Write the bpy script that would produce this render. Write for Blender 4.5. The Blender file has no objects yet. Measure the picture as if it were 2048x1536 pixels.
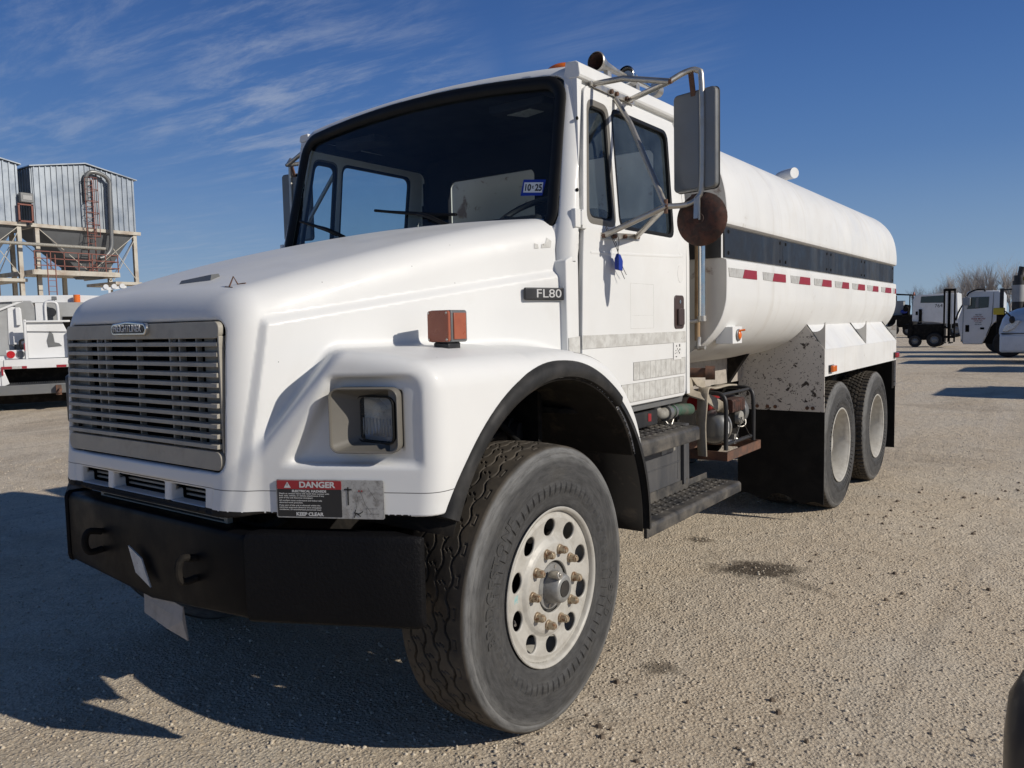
import bpy, math, random
import numpy as np
from mathutils import Vector, Matrix
R = math.radians
random.seed(7); rng = np.random.default_rng(7)
S = bpy.context.scene
COL = S.collection

# ------------------------------------------------------------------ camera
cd = bpy.data.cameras.new("camera"); cam = bpy.data.objects.new("camera", cd); COL.objects.link(cam)
cd.sensor_fit = 'HORIZONTAL'; cd.sensor_width = 36.0; cd.lens = 36.0 * 1561.76 / 2048
cd.clip_start = 0.05; cd.clip_end = 3000
_rt = Vector((0.80455572, 0.59350355, -0.02106249)); _up = Vector((-0.02742652, 0.07256097, 0.99698681))
_fw = Vector((-0.59324353, 0.80155376, -0.07465708))
m = Matrix.Identity(4)
for i in range(3):
    m[i][0] = _rt[i]; m[i][1] = _up[i]; m[i][2] = -_fw[i]
m[0][3], m[1][3], m[2][3] = 2.79510, -2.43025, 1.52840
cam.matrix_world = m
S.camera = cam

# ------------------------------------------------------------------ sky and sun
SUN = Vector((1.0, 0.185, 0.556)).normalized()
EL = math.asin(SUN.z); ROT = math.atan2(SUN.x, SUN.y)
W = bpy.data.worlds.new("World"); S.world = W; W.use_nodes = True
wn = W.node_tree; wn.nodes.clear()
def wnode(t, **k):
    n = wn.nodes.new(t)
    for a, b in k.items(): setattr(n, a, b)
    return n
out = wnode('ShaderNodeOutputWorld'); bg = wnode('ShaderNodeBackground')
sky = wnode('ShaderNodeTexSky', sky_type='NISHITA', sun_disc=False)
sky.sun_elevation = EL; sky.sun_rotation = ROT; sky.altitude = 900; sky.air_density = 1.0; sky.dust_density = 0.3; sky.ozone_density = 3.0
bg.inputs['Strength'].default_value = 0.062
tc = wnode('ShaderNodeTexCoord')
sep = wnode('ShaderNodeSeparateXYZ'); wn.links.new(tc.outputs['Generated'], sep.inputs[0])
def wmath(op, a, b=None, c=None):
    n = wnode('ShaderNodeMath', operation=op)
    for i, v in enumerate((a, b, c)):
        if v is None: continue
        if isinstance(v, (int, float)): n.inputs[i].default_value = v
        else: wn.links.new(v, n.inputs[i])
    return n.outputs[0]
zc = wmath('MAXIMUM', sep.outputs[2], 0.03)
px = wmath('DIVIDE', sep.outputs[0], zc); py = wmath('DIVIDE', sep.outputs[1], zc)
cmb = wnode('ShaderNodeCombineXYZ'); wn.links.new(px, cmb.inputs[0]); wn.links.new(py, cmb.inputs[1])
mp = wnode('ShaderNodeMapping'); mp.inputs['Rotation'].default_value = (0, 0, R(62)); mp.inputs['Scale'].default_value = (0.32, 1.25, 1)
wn.links.new(cmb.outputs[0], mp.inputs[0])
n1 = wnode('ShaderNodeTexNoise'); n1.inputs['Scale'].default_value = 3.6; n1.inputs['Detail'].default_value = 11; n1.inputs['Roughness'].default_value = 0.68; n1.inputs['Distortion'].default_value = 0.3
wn.links.new(mp.outputs[0], n1.inputs['Vector'])
n2 = wnode('ShaderNodeTexNoise'); n2.inputs['Scale'].default_value = 0.75; n2.inputs['Detail'].default_value = 3
wn.links.new(cmb.outputs[0], n2.inputs['Vector'])
def wmask(d, inner, outer):      # soft patch of sky around a compass/elevation direction
    vd = wnode('ShaderNodeVectorMath', operation='DOT_PRODUCT'); wn.links.new(tc.outputs['Generated'], vd.inputs[0])
    vd.inputs[1].default_value = Vector(d).normalized()
    mr = wnode('ShaderNodeMapRange', interpolation_type='SMOOTHSTEP'); wn.links.new(vd.outputs['Value'], mr.inputs[0])
    mr.inputs[1].default_value = math.cos(R(outer)); mr.inputs[2].default_value = math.cos(R(inner))
    return mr.outputs[0]
def pdir(u, v): return _fw + _rt * ((u - 1024) / 1561.76) + _up * ((768 - v) / 1561.76)
PATCH = [(pdir(560, 110), 3, 11, 1.0), (pdir(760, 150), 2, 9, .7), (pdir(330, 30), 2, 12, .75), (pdir(60, 70), 2, 10, .7), (pdir(440, 245), 0.5, 3.2, .8),
         (pdir(30, 270), 0.5, 4.0, .6), (pdir(1250, 50), 2, 9, .28), (pdir(400, 560), 1, 7, .35), (pdir(620, 200), 1, 5, .7), (pdir(180, 180), 1, 5, .25)]
acc = None
for d, a, b, w in PATCH:
    o = wmath('MULTIPLY', wmask(d, a, b), w)
    acc = o if acc is None else wmath('MAXIMUM', acc, o)
mr = wnode('ShaderNodeMapRange', interpolation_type='SMOOTHSTEP'); wn.links.new(n1.outputs['Fac'], mr.inputs[0])
mr.inputs[1].default_value = 0.40; mr.inputs[2].default_value = 0.74
mr2 = wnode('ShaderNodeMapRange'); wn.links.new(n2.outputs['Fac'], mr2.inputs[0]); mr2.inputs[1].default_value = 0.3; mr2.inputs[2].default_value = 0.6
cf = wmath('MULTIPLY', wmath('MULTIPLY', mr.outputs[0], acc), wmath('ADD', wmath('MULTIPLY', mr2.outputs[0], .6), .4))
cf = wmath('MULTIPLY', cf, 0.55)
rp = wnode('ShaderNodeValToRGB'); wn.links.new(sep.outputs[2], rp.inputs[0]); rp.color_ramp.interpolation = 'B_SPLINE'
for i, (t_, c_) in enumerate([(0., (6.8, 9.4, 12.2)), (.08, (4.9, 7.7, 11.8)), (.19, (2.0, 4.7, 10.6)), (.36, (.85, 2.6, 8.2)), (.62, (.5, 1.25, 3.5)), (1., (.35, .7, 1.8))]):
    e = rp.color_ramp.elements[i] if i < 2 else rp.color_ramp.elements.new(t_)
    e.position = t_; e.color = (*[q / 13 for q in c_], 1)
sc13 = wnode('ShaderNodeVectorMath', operation='SCALE'); wn.links.new(rp.outputs[0], sc13.inputs[0]); sc13.inputs['Scale'].default_value = 13
hsv = wnode('ShaderNodeMix', data_type='RGBA'); hsv.inputs[0].default_value = .85; wn.links.new(sky.outputs[0], hsv.inputs[6]); wn.links.new(sc13.outputs[0], hsv.inputs[7])
mix = wnode('ShaderNodeMix', data_type='RGBA'); wn.links.new(cf, mix.inputs[0]); wn.links.new(hsv.outputs[2], mix.inputs[6]); mix.inputs[7].default_value = (9.5, 10.5, 12.5, 1)
wn.links.new(mix.outputs[2], bg.inputs[0]); wn.links.new(bg.outputs[0], out.inputs[0])

sl = bpy.data.lights.new("sun", 'SUN'); sun = bpy.data.objects.new("sun", sl); COL.objects.link(sun)
sl.energy = 5.0; sl.angle = R(0.53); sl.color = (1.0, 0.93, 0.83)
sun.rotation_euler = SUN.to_track_quat('Z', 'Y').to_euler()
S.view_settings.view_transform = 'Standard'; S.view_settings.look = 'None'; S.view_settings.gamma = 1
S.view_settings.exposure = -0.47
S.render.engine = 'CYCLES'
S.cycles.max_bounces = 6; S.cycles.transparent_max_bounces = 16

# ------------------------------------------------------------------ materials
def new_mat(name):
    mt = bpy.data.materials.new(name); mt.use_nodes = True
    return mt, mt.node_tree, mt.node_tree.nodes['Principled BSDF']
def tn(nt, t, **k):
    n = nt.nodes.new(t)
    for a, b in k.items(): setattr(n, a, b)
    return n
def noise(nt, scale, detail=4, rough=.55, vec=None, dist=0):
    n = tn(nt, 'ShaderNodeTexNoise'); n.inputs['Scale'].default_value = scale; n.inputs['Detail'].default_value = detail
    n.inputs['Roughness'].default_value = rough; n.inputs['Distortion'].default_value = dist
    if vec is None:
        g = tn(nt, 'ShaderNodeTexCoord'); vec = g.outputs['Object']
    nt.links.new(vec, n.inputs['Vector']); return n.outputs['Fac']
def remap(nt, v, a, b, c=0., d=1.):
    n = tn(nt, 'ShaderNodeMapRange'); nt.links.new(v, n.inputs[0])
    for i, x in enumerate((a, b, c, d)): n.inputs[i + 1].default_value = x
    return n.outputs[0]
def mixc(nt, f, a, b):
    n = tn(nt, 'ShaderNodeMix', data_type='RGBA')
    if isinstance(f, (int, float)): n.inputs[0].default_value = f
    else: nt.links.new(f, n.inputs[0])
    for i, c in ((6, a), (7, b)):
        if isinstance(c, tuple): n.inputs[i].default_value = (*c, 1)
        else: nt.links.new(c, n.inputs[i])
    return n.outputs[2]
def nmath(nt, op, a, b=None, c=None):
    n = tn(nt, 'ShaderNodeMath', operation=op)
    for i, v in enumerate((a, b, c)):
        if v is None: continue
        if isinstance(v, (int, float)): n.inputs[i].default_value = v
        else: nt.links.new(v, n.inputs[i])
    return n.outputs[0]
def bump(nt, h, strength, dist, nrm=None):
    b = tn(nt, 'ShaderNodeBump'); b.inputs['Strength'].default_value = strength; b.inputs['Distance'].default_value = dist
    nt.links.new(h, b.inputs['Height'])
    if nrm is not None: nt.links.new(nrm, b.inputs['Normal'])
    return b.outputs[0]
def M(name, col, rough=.5, metal=0., dirt=None, amt=.5, ds=4., lo=.45, hi=.7, bs=0., bd=.002, bst=.5, spec=.5, coat=0., speck=None, streak=False, rvar=.12):
    """painted / worn surface: base colour, patches of dirt, specks, fine bump"""
    mt, nt, p = new_mat(name)
    c = None
    g = tn(nt, 'ShaderNodeTexCoord'); vec = g.outputs['Object']
    big = noise(nt, ds * .35, 5, .6, vec)
    c = mixc(nt, remap(nt, big, .3, .7), tuple(x * .93 for x in col), tuple(min(1, x * 1.04) for x in col))
    if dirt:
        v = vec
        if streak:
            mpn = tn(nt, 'ShaderNodeMapping'); mpn.inputs['Scale'].default_value = (1, 1, .16); nt.links.new(vec, mpn.inputs[0]); v = mpn.outputs[0]
        d = noise(nt, ds, 8, .65, v, .4)
        c = mixc(nt, remap(nt, d, lo, hi, 0, amt), c, dirt)
    if speck:
        sc, th, scol = speck
        vo = noise(nt, sc, 3, .6, vec)
        c = mixc(nt, remap(nt, vo, th, th + .015), c, scol)
    nt.links.new(c, p.inputs['Base Color'])
    p.inputs['Metallic'].default_value = metal
    p.inputs['Specular IOR Level'].default_value = spec
    p.inputs['Coat Weight'].default_value = coat; p.inputs['Coat Roughness'].default_value = .12
    rr = noise(nt, ds * 1.7, 6, .6, vec)
    nt.links.new(remap(nt, rr, .3, .7, max(.02, rough - rvar), min(1, rough + rvar)), p.inputs['Roughness'])
    if bs:
        nt.links.new(bump(nt, noise(nt, bs, 5, .6, vec), bst, bd), p.inputs['Normal'])
    return mt
WHITE = (.75, .755, .74)
def paint_white(name, seam=None, dirt_amt=.2, rust=False):
    mt = M(name, WHITE, .50, 0, (.50, .45, .37), dirt_amt, 2.2, .52, .82, coat=.06, bs=0, spec=.4)
    nt = mt.node_tree; p = nt.nodes['Principled BSDF']
    src = p.inputs['Base Color'].links[0].from_socket
    g = tn(nt, 'ShaderNodeTexCoord')
    # stone chips: tiny dark specks, sparse
    v = tn(nt, 'ShaderNodeTexVoronoi'); v.inputs['Scale'].default_value = 15; nt.links.new(g.outputs['Object'], v.inputs['Vector'])
    chip = remap(nt, v.outputs['Distance'], .020, .035, 1, 0)
    gate = remap(nt, v.outputs['Color'], .5, .52)
    c = mixc(nt, nmath(nt, 'MULTIPLY', chip, nmath(nt, 'MULTIPLY', gate, .8)), src, (.05, .045, .04))
    if seam:
        s = tn(nt, 'ShaderNodeSeparateXYZ'); nt.links.new(g.outputs['Object'], s.inputs[0])
        for z0, w in seam:
            dz = nmath(nt, 'ABSOLUTE', nmath(nt, 'SUBTRACT', s.outputs[2], z0))
            c = mixc(nt, nmath(nt, 'MULTIPLY', remap(nt, dz, w * .6, w, 1, 0), .93), c, (.02, .02, .02))
    if rust:
        r1 = noise(nt, 9, 8, .7, g.outputs['Object'], .3)
        c = mixc(nt, remap(nt, r1, .66, .70), c, (.10, .045, .025))
    nt.links.new(c, p.inputs['Base Color'])
    # faint waviness of the panels
    nt.links.new(bump(nt, noise(nt, 2.5, 2, .4, g.outputs['Object']), .25, .01), p.inputs['Normal'])
    return mt
m_hood = paint_white("white_hood_paint", seam=[(1.012, .0016)], dirt_amt=.32)
m_cab = paint_white("white_cab_paint")
m_tank = paint_white("white_tank_paint", dirt_amt=.3)
_nt = m_tank.node_tree; _p = _nt.nodes['Principled BSDF']; _src = _p.inputs['Base Color'].links[0].from_socket
_g = tn(_nt, 'ShaderNodeTexCoord'); _m = tn(_nt, 'ShaderNodeMapping'); _m.inputs['Scale'].default_value = (1, 2.6, .14); _nt.links.new(_g.outputs['Object'], _m.inputs[0])
_c = mixc(_nt, remap(_nt, noise(_nt, 3.2, 9, .72, _m.outputs[0], .2),   .52, .74, 0, .32), _src, (.46, .41, .33))
_c = mixc(_nt, remap(_nt, noise(_nt, 6, 8, .7, _g.outputs['Object'], .4), .64, .72, 0, .5), _c, (.42, .38, .32)); _nt.links.new(_c, _p.inputs['Base Color'])
m_head = M("tank_head_paint", (.62, .60, .55), .55, 0, (.18, .10, .06), .8, 7, .60, .68)
m_rustwhite = M("chipped_white_plate", (.62, .59, .54), .6, 0, (.045, .035, .03), 1, 13, .60, .615, speck=(75, .635, (.05, .035, .03)))
m_rubber = M("black_rubber", (.009, .009, .009), .8, 0, (.05, .045, .04), .25, 5, .5, .8, bs=60, bd=.001)
m_flare = M("faded_black_plastic", (.022, .022, .022), .6, 0, (.09, .085, .08), .5, 5, .45, .75, bs=120, bd=.0006)
m_seal = M("seal_rubber", (.010, .010, .010), .5)
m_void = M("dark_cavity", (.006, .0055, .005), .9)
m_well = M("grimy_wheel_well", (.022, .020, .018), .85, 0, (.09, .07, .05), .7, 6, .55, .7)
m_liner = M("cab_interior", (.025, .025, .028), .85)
m_trimgrey = M("beige_grey_plastic", (.155, .145, .125), .5, 0, (.2, .18, .15), .4, 8, .5, .8, bs=150, bd=.0004)
m_grille = M("grille_plastic", (.37, .345, .29), .48, 0, (.14, .12, .10), .5, 10, .5, .8)
m_chrome = M("chrome", (.72, .72, .70), .18, 1.0, (.35, .3, .25), .35, 12, .5, .8)
m_steel = M("dull_stainless", (.50, .48, .44), .42, .85, (.30, .27, .22), .5, 14, .5, .75)
m_mirrorback = M("mirror_housing_grey", (.19, .195, .195), .4, .35, (.25, .2, .12), .35, 9, .55, .8)
m_rustdisc = M("rusty_mirror_back", (.040, .022, .017), .85, 0, (.10, .038, .024), .8, 26, .45, .6, bs=60, bd=.002)
m_rust = M("rusty_steel", (.09, .055, .04), .8, 0, (.20, .09, .05), .8, 14, .4, .65, bs=40, bd=.002)
m_lug = M("rusty_lug_nut", (.46, .38, .27), .4, .5, (.20, .085, .035), .9, 55, .48, .62)
m_rim = M("painted_steel_rim", (.50, .485, .44), .55, .1, (.22, .19, .15), .5, 14, .45, .75, bs=90, bd=.0008)
m_hub = M("grey_hub_cap", (.30, .30, .29), .45, .3, (.12, .11, .1), .5, 20)
m_black = M("black_painted_steel", (.018, .018, .019), .5, 0, (.08, .07, .06), .5, 6, .5, .75)
m_step = M("worn_black_step", (.030, .030, .031), .6, 0, (.19, .17, .14), .8, 7, .38, .72, bs=50, bd=.001)
m_panelgrey = M("battery_box_grey", (.058, .060, .064), .55, 0, (.17, .16, .15), .6, 6, .45, .75, streak=True)
m_bumper = M("textured_black_bumper", (.007, .007, .008), .5, 0, (.03, .028, .025), .3, 5, .55, .8, bs=95, bd=.004, bst=.9)
m_bumpmid = M("smooth_black_bumper", (.006, .006, .007), .42, 0, (.025, .023, .02), .5, 5, .5, .8, bs=20, bd=.001, spec=.1)
m_stripe = M("black_stripe_panel", (.018, .020, .024), .42, 0, (.085, .085, .083), .7, 5, .48, .75, streak=True, spec=.35)
m_dark = M("dark_underbody", (.010, .009, .008), .85, 0, (.06, .05, .04), .6, 7, .5, .75)
m_red = M("reflective_red", (.30, .018, .03), .4); m_tape = M("reflective_white", (.50, .50, .48), .5, 0, (.22, .2, .17), .6, 30, .45, .7)
m_orange = M("amber_lens", (.80, .17, .015), .25, coat=.5); m_fadeorange = M("faded_orange_lens", (.36, .105, .055), .35, 0, (.27, .07, .04), .6, 20)
m_redlens = M("red_lens", (.45, .01, .015), .25, coat=.5)
m_brownplastic = M("brown_plastic_handle", (.06, .038, .034), .4)
m_canvas = M("canvas_hose", (.42, .37, .29), .9, 0, (.2, .17, .13), .6, 12, .45, .7, bs=200, bd=.001)
m_signblack = M("sign_black", (.018, .018, .02), .4); m_signred = M("sign_red", (.30, .02, .025), .4)
m_signgrey = M("sign_faded_silver", (.40, .40, .39), .35, .2, (.16, .15, .14), .7, 45, .48, .66)
m_letter = M("sign_lettering", (.55, .55, .54), .45); m_ink = M("black_ink", (.02, .02, .02), .5)
m_white = M("plain_white", (.75, .75, .73), .5); m_blue = M("blue_plastic", (.01, .035, .30), .4)
m_redpaint = M("red_engine_paint", (.30, .02, .02), .4); m_green = M("green_hose", (.04, .10, .065), .6, 0, (.12, .11, .09), .8, 14, .45, .6)
m_pipe = M("grey_pvc", (.34, .33, .29), .55, 0, (.12, .10, .08), .7, 14, .45, .65); m_lensclear = M("headlamp_reflector", (.62, .64, .66), .28, .45, None, bs=34, bd=.006)
m_board = M("bare_board", (.42, .38, .33), .7, 0, (.2, .18, .15), .5, 20)
m_faint = M("faded_reflective_tape", (.60, .60, .57), .6, 0, (.42, .41, .38), .8, 18, .42, .62, speck=(70, .70, (.10, .09, .08)))
m_faintline = M("old_tape_edge", (.33, .32, .30), .7)

def mat_glass(name, tint, dust=.06, rough=.02, dustcol=(.55, .55, .52)):
    mt = bpy.data.materials.new(name); mt.use_nodes = True; nt = mt.node_tree; nt.nodes.clear()
    o = tn(nt, 'ShaderNodeOutputMaterial'); tr = tn(nt, 'ShaderNodeBsdfTransparent'); tr.inputs[0].default_value = (*tint, 1)
    gl = tn(nt, 'ShaderNodeBsdfGlossy'); gl.inputs['Roughness'].default_value = rough
    df = tn(nt, 'ShaderNodeBsdfDiffuse'); df.inputs[0].default_value = (*dustcol, 1)
    fr = tn(nt, 'ShaderNodeFresnel'); ge = tn(nt, 'ShaderNodeNewGeometry'); nt.links.new(remap(nt, ge.outputs['Backfacing'], 0, 1, 1.45, 1 / 1.45), fr.inputs[0])   # same reflectance from both sides of a thin pane
    a = tn(nt, 'ShaderNodeMixShader'); b = tn(nt, 'ShaderNodeMixShader')
    nz = remap(nt, noise(nt, 5, 8, .7), .35, .75, dust * .4, dust * 1.6)
    nt.links.new(nz, a.inputs[0]); nt.links.new(tr.outputs[0], a.inputs[1]); nt.links.new(df.outputs[0], a.inputs[2])
    nt.links.new(fr.outputs[0], b.inputs[0]); nt.links.new(a.outputs[0], b.inputs[1]); nt.links.new(gl.outputs[0], b.inputs[2])
    nt.links.new(b.outputs[0], o.inputs[0]); return mt
m_windshield = mat_glass("windshield_glass", (.76, .84, .84), .012)
m_sideglass = mat_glass("side_glass", (.80, .88, .90), .07, .02, (.42, .55, .64))
m_lamp_glass = mat_glass("lamp_glass", (.8, .82, .82), .12)

def tyre_mat(name, tread_r, brown=.5):
    mt, nt, p = new_mat(name)
    g = tn(nt, 'ShaderNodeTexCoord'); s = tn(nt, 'ShaderNodeSeparateXYZ'); nt.links.new(g.outputs['Object'], s.inputs[0])
    r = nmath(nt, 'SQRT', nmath(nt, 'ADD', nmath(nt, 'POWER', s.outputs[1], 2), nmath(nt, 'POWER', s.outputs[2], 2)))
    # sidewall scuffing runs in rings: noise in (radius, angle)
    ang = nmath(nt, 'ARCTAN2', s.outputs[1], s.outputs[2])
    cb = tn(nt, 'ShaderNodeCombineXYZ'); nt.links.new(nmath(nt, 'MULTIPLY', r, 60.), cb.inputs[0]); nt.links.new(nmath(nt, 'MULTIPLY', ang, 5.), cb.inputs[1]); nt.links.new(nmath(nt, 'MULTIPLY', s.outputs[0], 4), cb.inputs[2])
    ring = noise(nt, 1.1, 8, .72, cb.outputs[0])
    blot = noise(nt, 6, 7, .65, g.outputs['Object'])
    c = mixc(nt, remap(nt, ring, .35, .7), (.036, .036, .036), (.082, .082, .082))
    band = remap(nt, r, tread_r * .87, tread_r * .93)
    c = mixc(nt, nmath(nt, 'MULTIPLY', band, remap(nt, ring, .3, .6, .2, .85)), c, (.19, .19, .185))
    c = mixc(nt, remap(nt, blot, .5, .8, 0, .3), c, (.13, .12, .10))
    tr = remap(nt, r, tread_r * .967, tread_r * .98)
    tcol = mixc(nt, remap(nt, blot, .35, .7), (.035, .032, .028), (.11, .092, .07))
    c = mixc(nt, tr, c, tcol)
    nt.links.new(c, p.inputs['Base Color']); p.inputs['Roughness'].default_value = .72; p.inputs['Specular IOR Level'].default_value = .3
    nt.links.new(bump(nt, noise(nt, 120, 5, .6, g.outputs['Object']), .5, .001, bump(nt, ring, .35, .0015)), p.inputs['Normal'])
    return mt
m_tyre = tyre_mat("tyre_rubber", .545); m_tyre_rear = tyre_mat("tyre_rubber_rear", .52)
m_tyreletter = M("raised_tyre_lettering", (.050, .050, .049), .55)

m_bumper.node_tree.nodes['Principled BSDF'].inputs['Specular IOR Level'].default_value = .1
for m_ in (m_rubber, m_flare, m_dark, m_void, m_well, m_liner, m_seal): m_.node_tree.nodes['Principled BSDF'].inputs['Specular IOR Level'].default_value = .2
# ------------------------------------------------------------------ mesh helpers
def finish(o, label=None, cat=None, group=None, kind=None):
    if label: o['label'] = label
    if cat: o['category'] = cat
    if group: o['group'] = group
    if kind: o['kind'] = kind
    return o
def root(name, loc=(0, 0, 0), rz=0, label=None, cat=None, group=None):
    o = bpy.data.objects.new(name, None); o.empty_display_size = .2; COL.objects.link(o)
    o.location = loc; o.rotation_euler = (0, 0, rz); return finish(o, label, cat, group)
def add_mesh(name, me, mat, parent=None, smooth=35, bevel=0, loc=None):
    o = bpy.data.objects.new(name, me); COL.objects.link(o)
    mats = mat if isinstance(mat, (list, tuple)) else [mat]
    for k in mats: me.materials.append(k)
    if smooth:
        me.polygons.foreach_set('use_smooth', [True] * len(me.polygons))
        if smooth < 180: me.set_sharp_from_angle(angle=R(smooth))
    if bevel:
        b = o.modifiers.new('bevel', 'BEVEL'); b.width = bevel; b.segments = 2; b.limit_method = 'ANGLE'; b.angle_limit = R(35); b.harden_normals = False
    if parent: o.parent = parent
    if loc is not None: o.location = loc
    return o
class MB:
    def __init__(s): s.v = []; s.f = []; s.mi = []; s.cur = 0; s.isl = []
    def add(s, v, f):
        n = len(s.v); s.isl.append((n, len(s.f), len(v), len(f))); s.v += [tuple(map(float, q)) for q in v]; s.f += [tuple(i + n for i in q) for q in f]; s.mi += [s.cur] * len(f); return s
    def box(s, x0, x1, y0, y1, z0, z1, rot=None, at=(0, 0, 0)):
        v = [Vector((x, y, z)) for z in (z0, z1) for y in (y0, y1) for x in (x0, x1)]
        if rot is not None: v = [rot @ q for q in v]
        v = [q + Vector(at) for q in v]
        return s.add(v, [(0, 2, 3, 1), (4, 5, 7, 6), (0, 1, 5, 4), (2, 6, 7, 3), (0, 4, 6, 2), (1, 3, 7, 5)])
    def beam(s, a, b, w, h=None):
        a = Vector(a); b = Vector(b); d = b - a; h = h or w
        up = Vector((0, 0, 1)) if abs(d.normalized().z) < .95 else Vector((0, 1, 0))
        x = d.cross(up).normalized() * w / 2; y = x.cross(d).normalized() * h / 2
        v = [a - x - y, a + x - y, a + x + y, a - x + y, b - x - y, b + x - y, b + x + y, b - x + y]
        return s.add(v, [(0, 1, 2, 3), (7, 6, 5, 4), (0, 4, 5, 1), (1, 5, 6, 2), (2, 6, 7, 3), (3, 7, 4, 0)])
    def cyl(s, a, b, r, r2=None, n=20, cap=True, sq=1):
        a = Vector(a); b = Vector(b); d = (b - a).normalized(); r2 = r if r2 is None else r2
        t = Vector((0, 0, 1)) if abs(d.z) < .9 else Vector((1, 0, 0)); x = d.cross(t).normalized(); y = d.cross(x)
        v = []
        for c, q in ((a, r), (b, r2)):
            for i in range(n):
                t = 2 * math.pi * i / n; v.append(c + x * math.cos(t) * q + y * math.sin(t) * q * sq)
        f = [(i, (i + 1) % n, n + (i + 1) % n, n + i) for i in range(n)]
        if cap: f += [tuple(range(n - 1, -1, -1)), tuple(range(n, 2 * n))]
        return s.add(v, f)
    def tube(s, pts, r, n=10, closed=False, flat=1, sub=0):
        P = [Vector(p) for p in pts]
        if sub and len(P) > 2:
            Q = []; L = len(P); rr = range(L if closed else L - 1)
            for i in rr:
                p0, p1, p2, p3 = (P[(i + k) % L] if closed else P[min(max(i + k, 0), L - 1)] for k in (-1, 0, 1, 2))
                for j in range(sub):
                    t = j / sub; Q.append(.5 * ((2 * p1) + (p2 - p0) * t + (2 * p0 - 5 * p1 + 4 * p2 - p3) * t * t + (3 * p1 - p0 - 3 * p2 + p3) * t ** 3))
            if not closed: Q.append(P[-1])
            P = Q
        L = len(P); prev = None; v = []
        for i in range(L):
            a = P[i - 1] if (i or closed) else P[i]; b = P[(i + 1) % L] if (i < L - 1 or closed) else P[i]
            d = (b - a).normalized()
            if prev is None:
                t = Vector((0, 0, 1)) if abs(d.z) < .9 else Vector((0, 1, 0)); x = d.cross(t).normalized()
            else: x = (prev - d * prev.dot(d)).normalized()
            prev = x; y = d.cross(x); q = r[i] if isinstance(r, (list, tuple)) else r
            for k in range(n):
                t = 2 * math.pi * k / n; v.append(P[i] + x * math.cos(t) * q + y * math.sin(t) * q * flat)
        f = []
        for i in range(L if closed else L - 1):
            for k in range(n):
                a = i * n + k; b = i * n + (k + 1) % n; c = ((i + 1) % L) * n + (k + 1) % n; d = ((i + 1) % L) * n + k; f.append((a, b, c, d))
        if not closed: f += [tuple(range(n - 1, -1, -1)), tuple(range((L - 1) * n, L * n))]
        return s.add(v, f)
    def prism(s, poly, ax, a, b):
        n = len(poly)
        def mk(p, t): return (t, p[0], p[1]) if ax == 'x' else (p[0], t, p[1]) if ax == 'y' else (p[0], p[1], t)
        v = [mk(p, a) for p in poly] + [mk(p, b) for p in poly]
        return s.add(v, [tuple(range(n)), tuple(range(2 * n - 1, n - 1, -1))] + [(i, n + i, n + (i + 1) % n, (i + 1) % n) for i in range(n)])
    def lathe(s, prof, c=(0, 0, 0), ax='x', n=48, closed=False, sgn=1):
        v = []; c = Vector(c)
        for a, r in prof:
            for i in range(n):
                t = 2 * math.pi * i / n; p, q = r * math.cos(t), r * math.sin(t)
                v.append(c + Vector((a * sgn, p, q) if ax == 'x' else (p, a * sgn, q) if ax == 'y' else (p, q, a * sgn)))
        L = len(prof)
        f = [(i * n + k, i * n + (k + 1) % n, ((i + 1) % L) * n + (k + 1) % n, ((i + 1) % L) * n + k) for i in range(L if closed else L - 1) for k in range(n)]
        return s.add(v, f)
    def ball(s, c, r, sx=1, sy=1, sz=1, n=16, m=10):
        v = [(c[0] + r * sx * math.sin(math.pi * j / m) * math.cos(2 * math.pi * i / n), c[1] + r * sy * math.sin(math.pi * j / m) * math.sin(2 * math.pi * i / n), c[2] + r * sz * math.cos(math.pi * j / m)) for j in range(m + 1) for i in range(n)]
        return s.add(v, [(j * n + i, (j + 1) * n + i, (j + 1) * n + (i + 1) % n, j * n + (i + 1) % n) for j in range(m) for i in range(n)])
    def mesh(s, name):
        me = bpy.data.meshes.new(name); me.from_pydata(s.v, [], s.f); me.polygons.foreach_set('material_index', s.mi); me.validate(); me.update()
        import bmesh
        b = bmesh.new(); b.from_mesh(me); bmesh.ops.recalc_face_normals(b, faces=b.faces); b.to_mesh(me); b.free(); return me
    def each(s, name, mat, parent=None, smooth=35, bevel=0):
        for v0, f0, nv, nf in s.isl:      # one object per piece
            q = MB(); q.add(s.v[v0:v0 + nv], [tuple(i - v0 for i in f) for f in s.f[f0:f0 + nf]]); q.build(name, mat, parent, smooth, bevel)
    def build(s, name, mat, parent=None, smooth=35, bevel=0, loc=None):
        return add_mesh(name, s.mesh(name), mat, parent, smooth, bevel, loc)
def dup(o, parent=None, loc=None, rot=None):
    c = o.copy(); COL.objects.link(c)
    if parent is not None: c.parent = parent
    if loc is not None: c.location = loc
    if rot is not None: c.rotation_euler = rot
    for ch in list(o.children): dup(ch, c)
    return c
def rrect(x0, x1, y0, y1, r, n=6):
    P = []
    for cx, cy, a in ((x1 - r, y1 - r, 0), (x0 + r, y1 - r, 90), (x0 + r, y0 + r, 180), (x1 - r, y0 + r, 270)):
        for i in range(n + 1): t = R(a + 90 * i / n); P.append((cx + r * math.cos(t), cy + r * math.sin(t)))
    return P
def rpoly(pts, r, n=5):
    out = []; L = len(pts)
    for i in range(L):
        p = Vector(pts[i]); a = Vector(pts[i - 1]); b = Vector(pts[(i + 1) % L])
        rr = r[i] if isinstance(r, (list, tuple)) else r
        da = (a - p); db = (b - p); k = min(rr, da.length * .45, db.length * .45)
        p0 = p + da.normalized() * k; p1 = p + db.normalized() * k
        for j in range(n + 1):
            t = j / n; out.append(tuple((1 - t) ** 2 * p0 + 2 * t * (1 - t) * p + t * t * p1))
    return out
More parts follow.
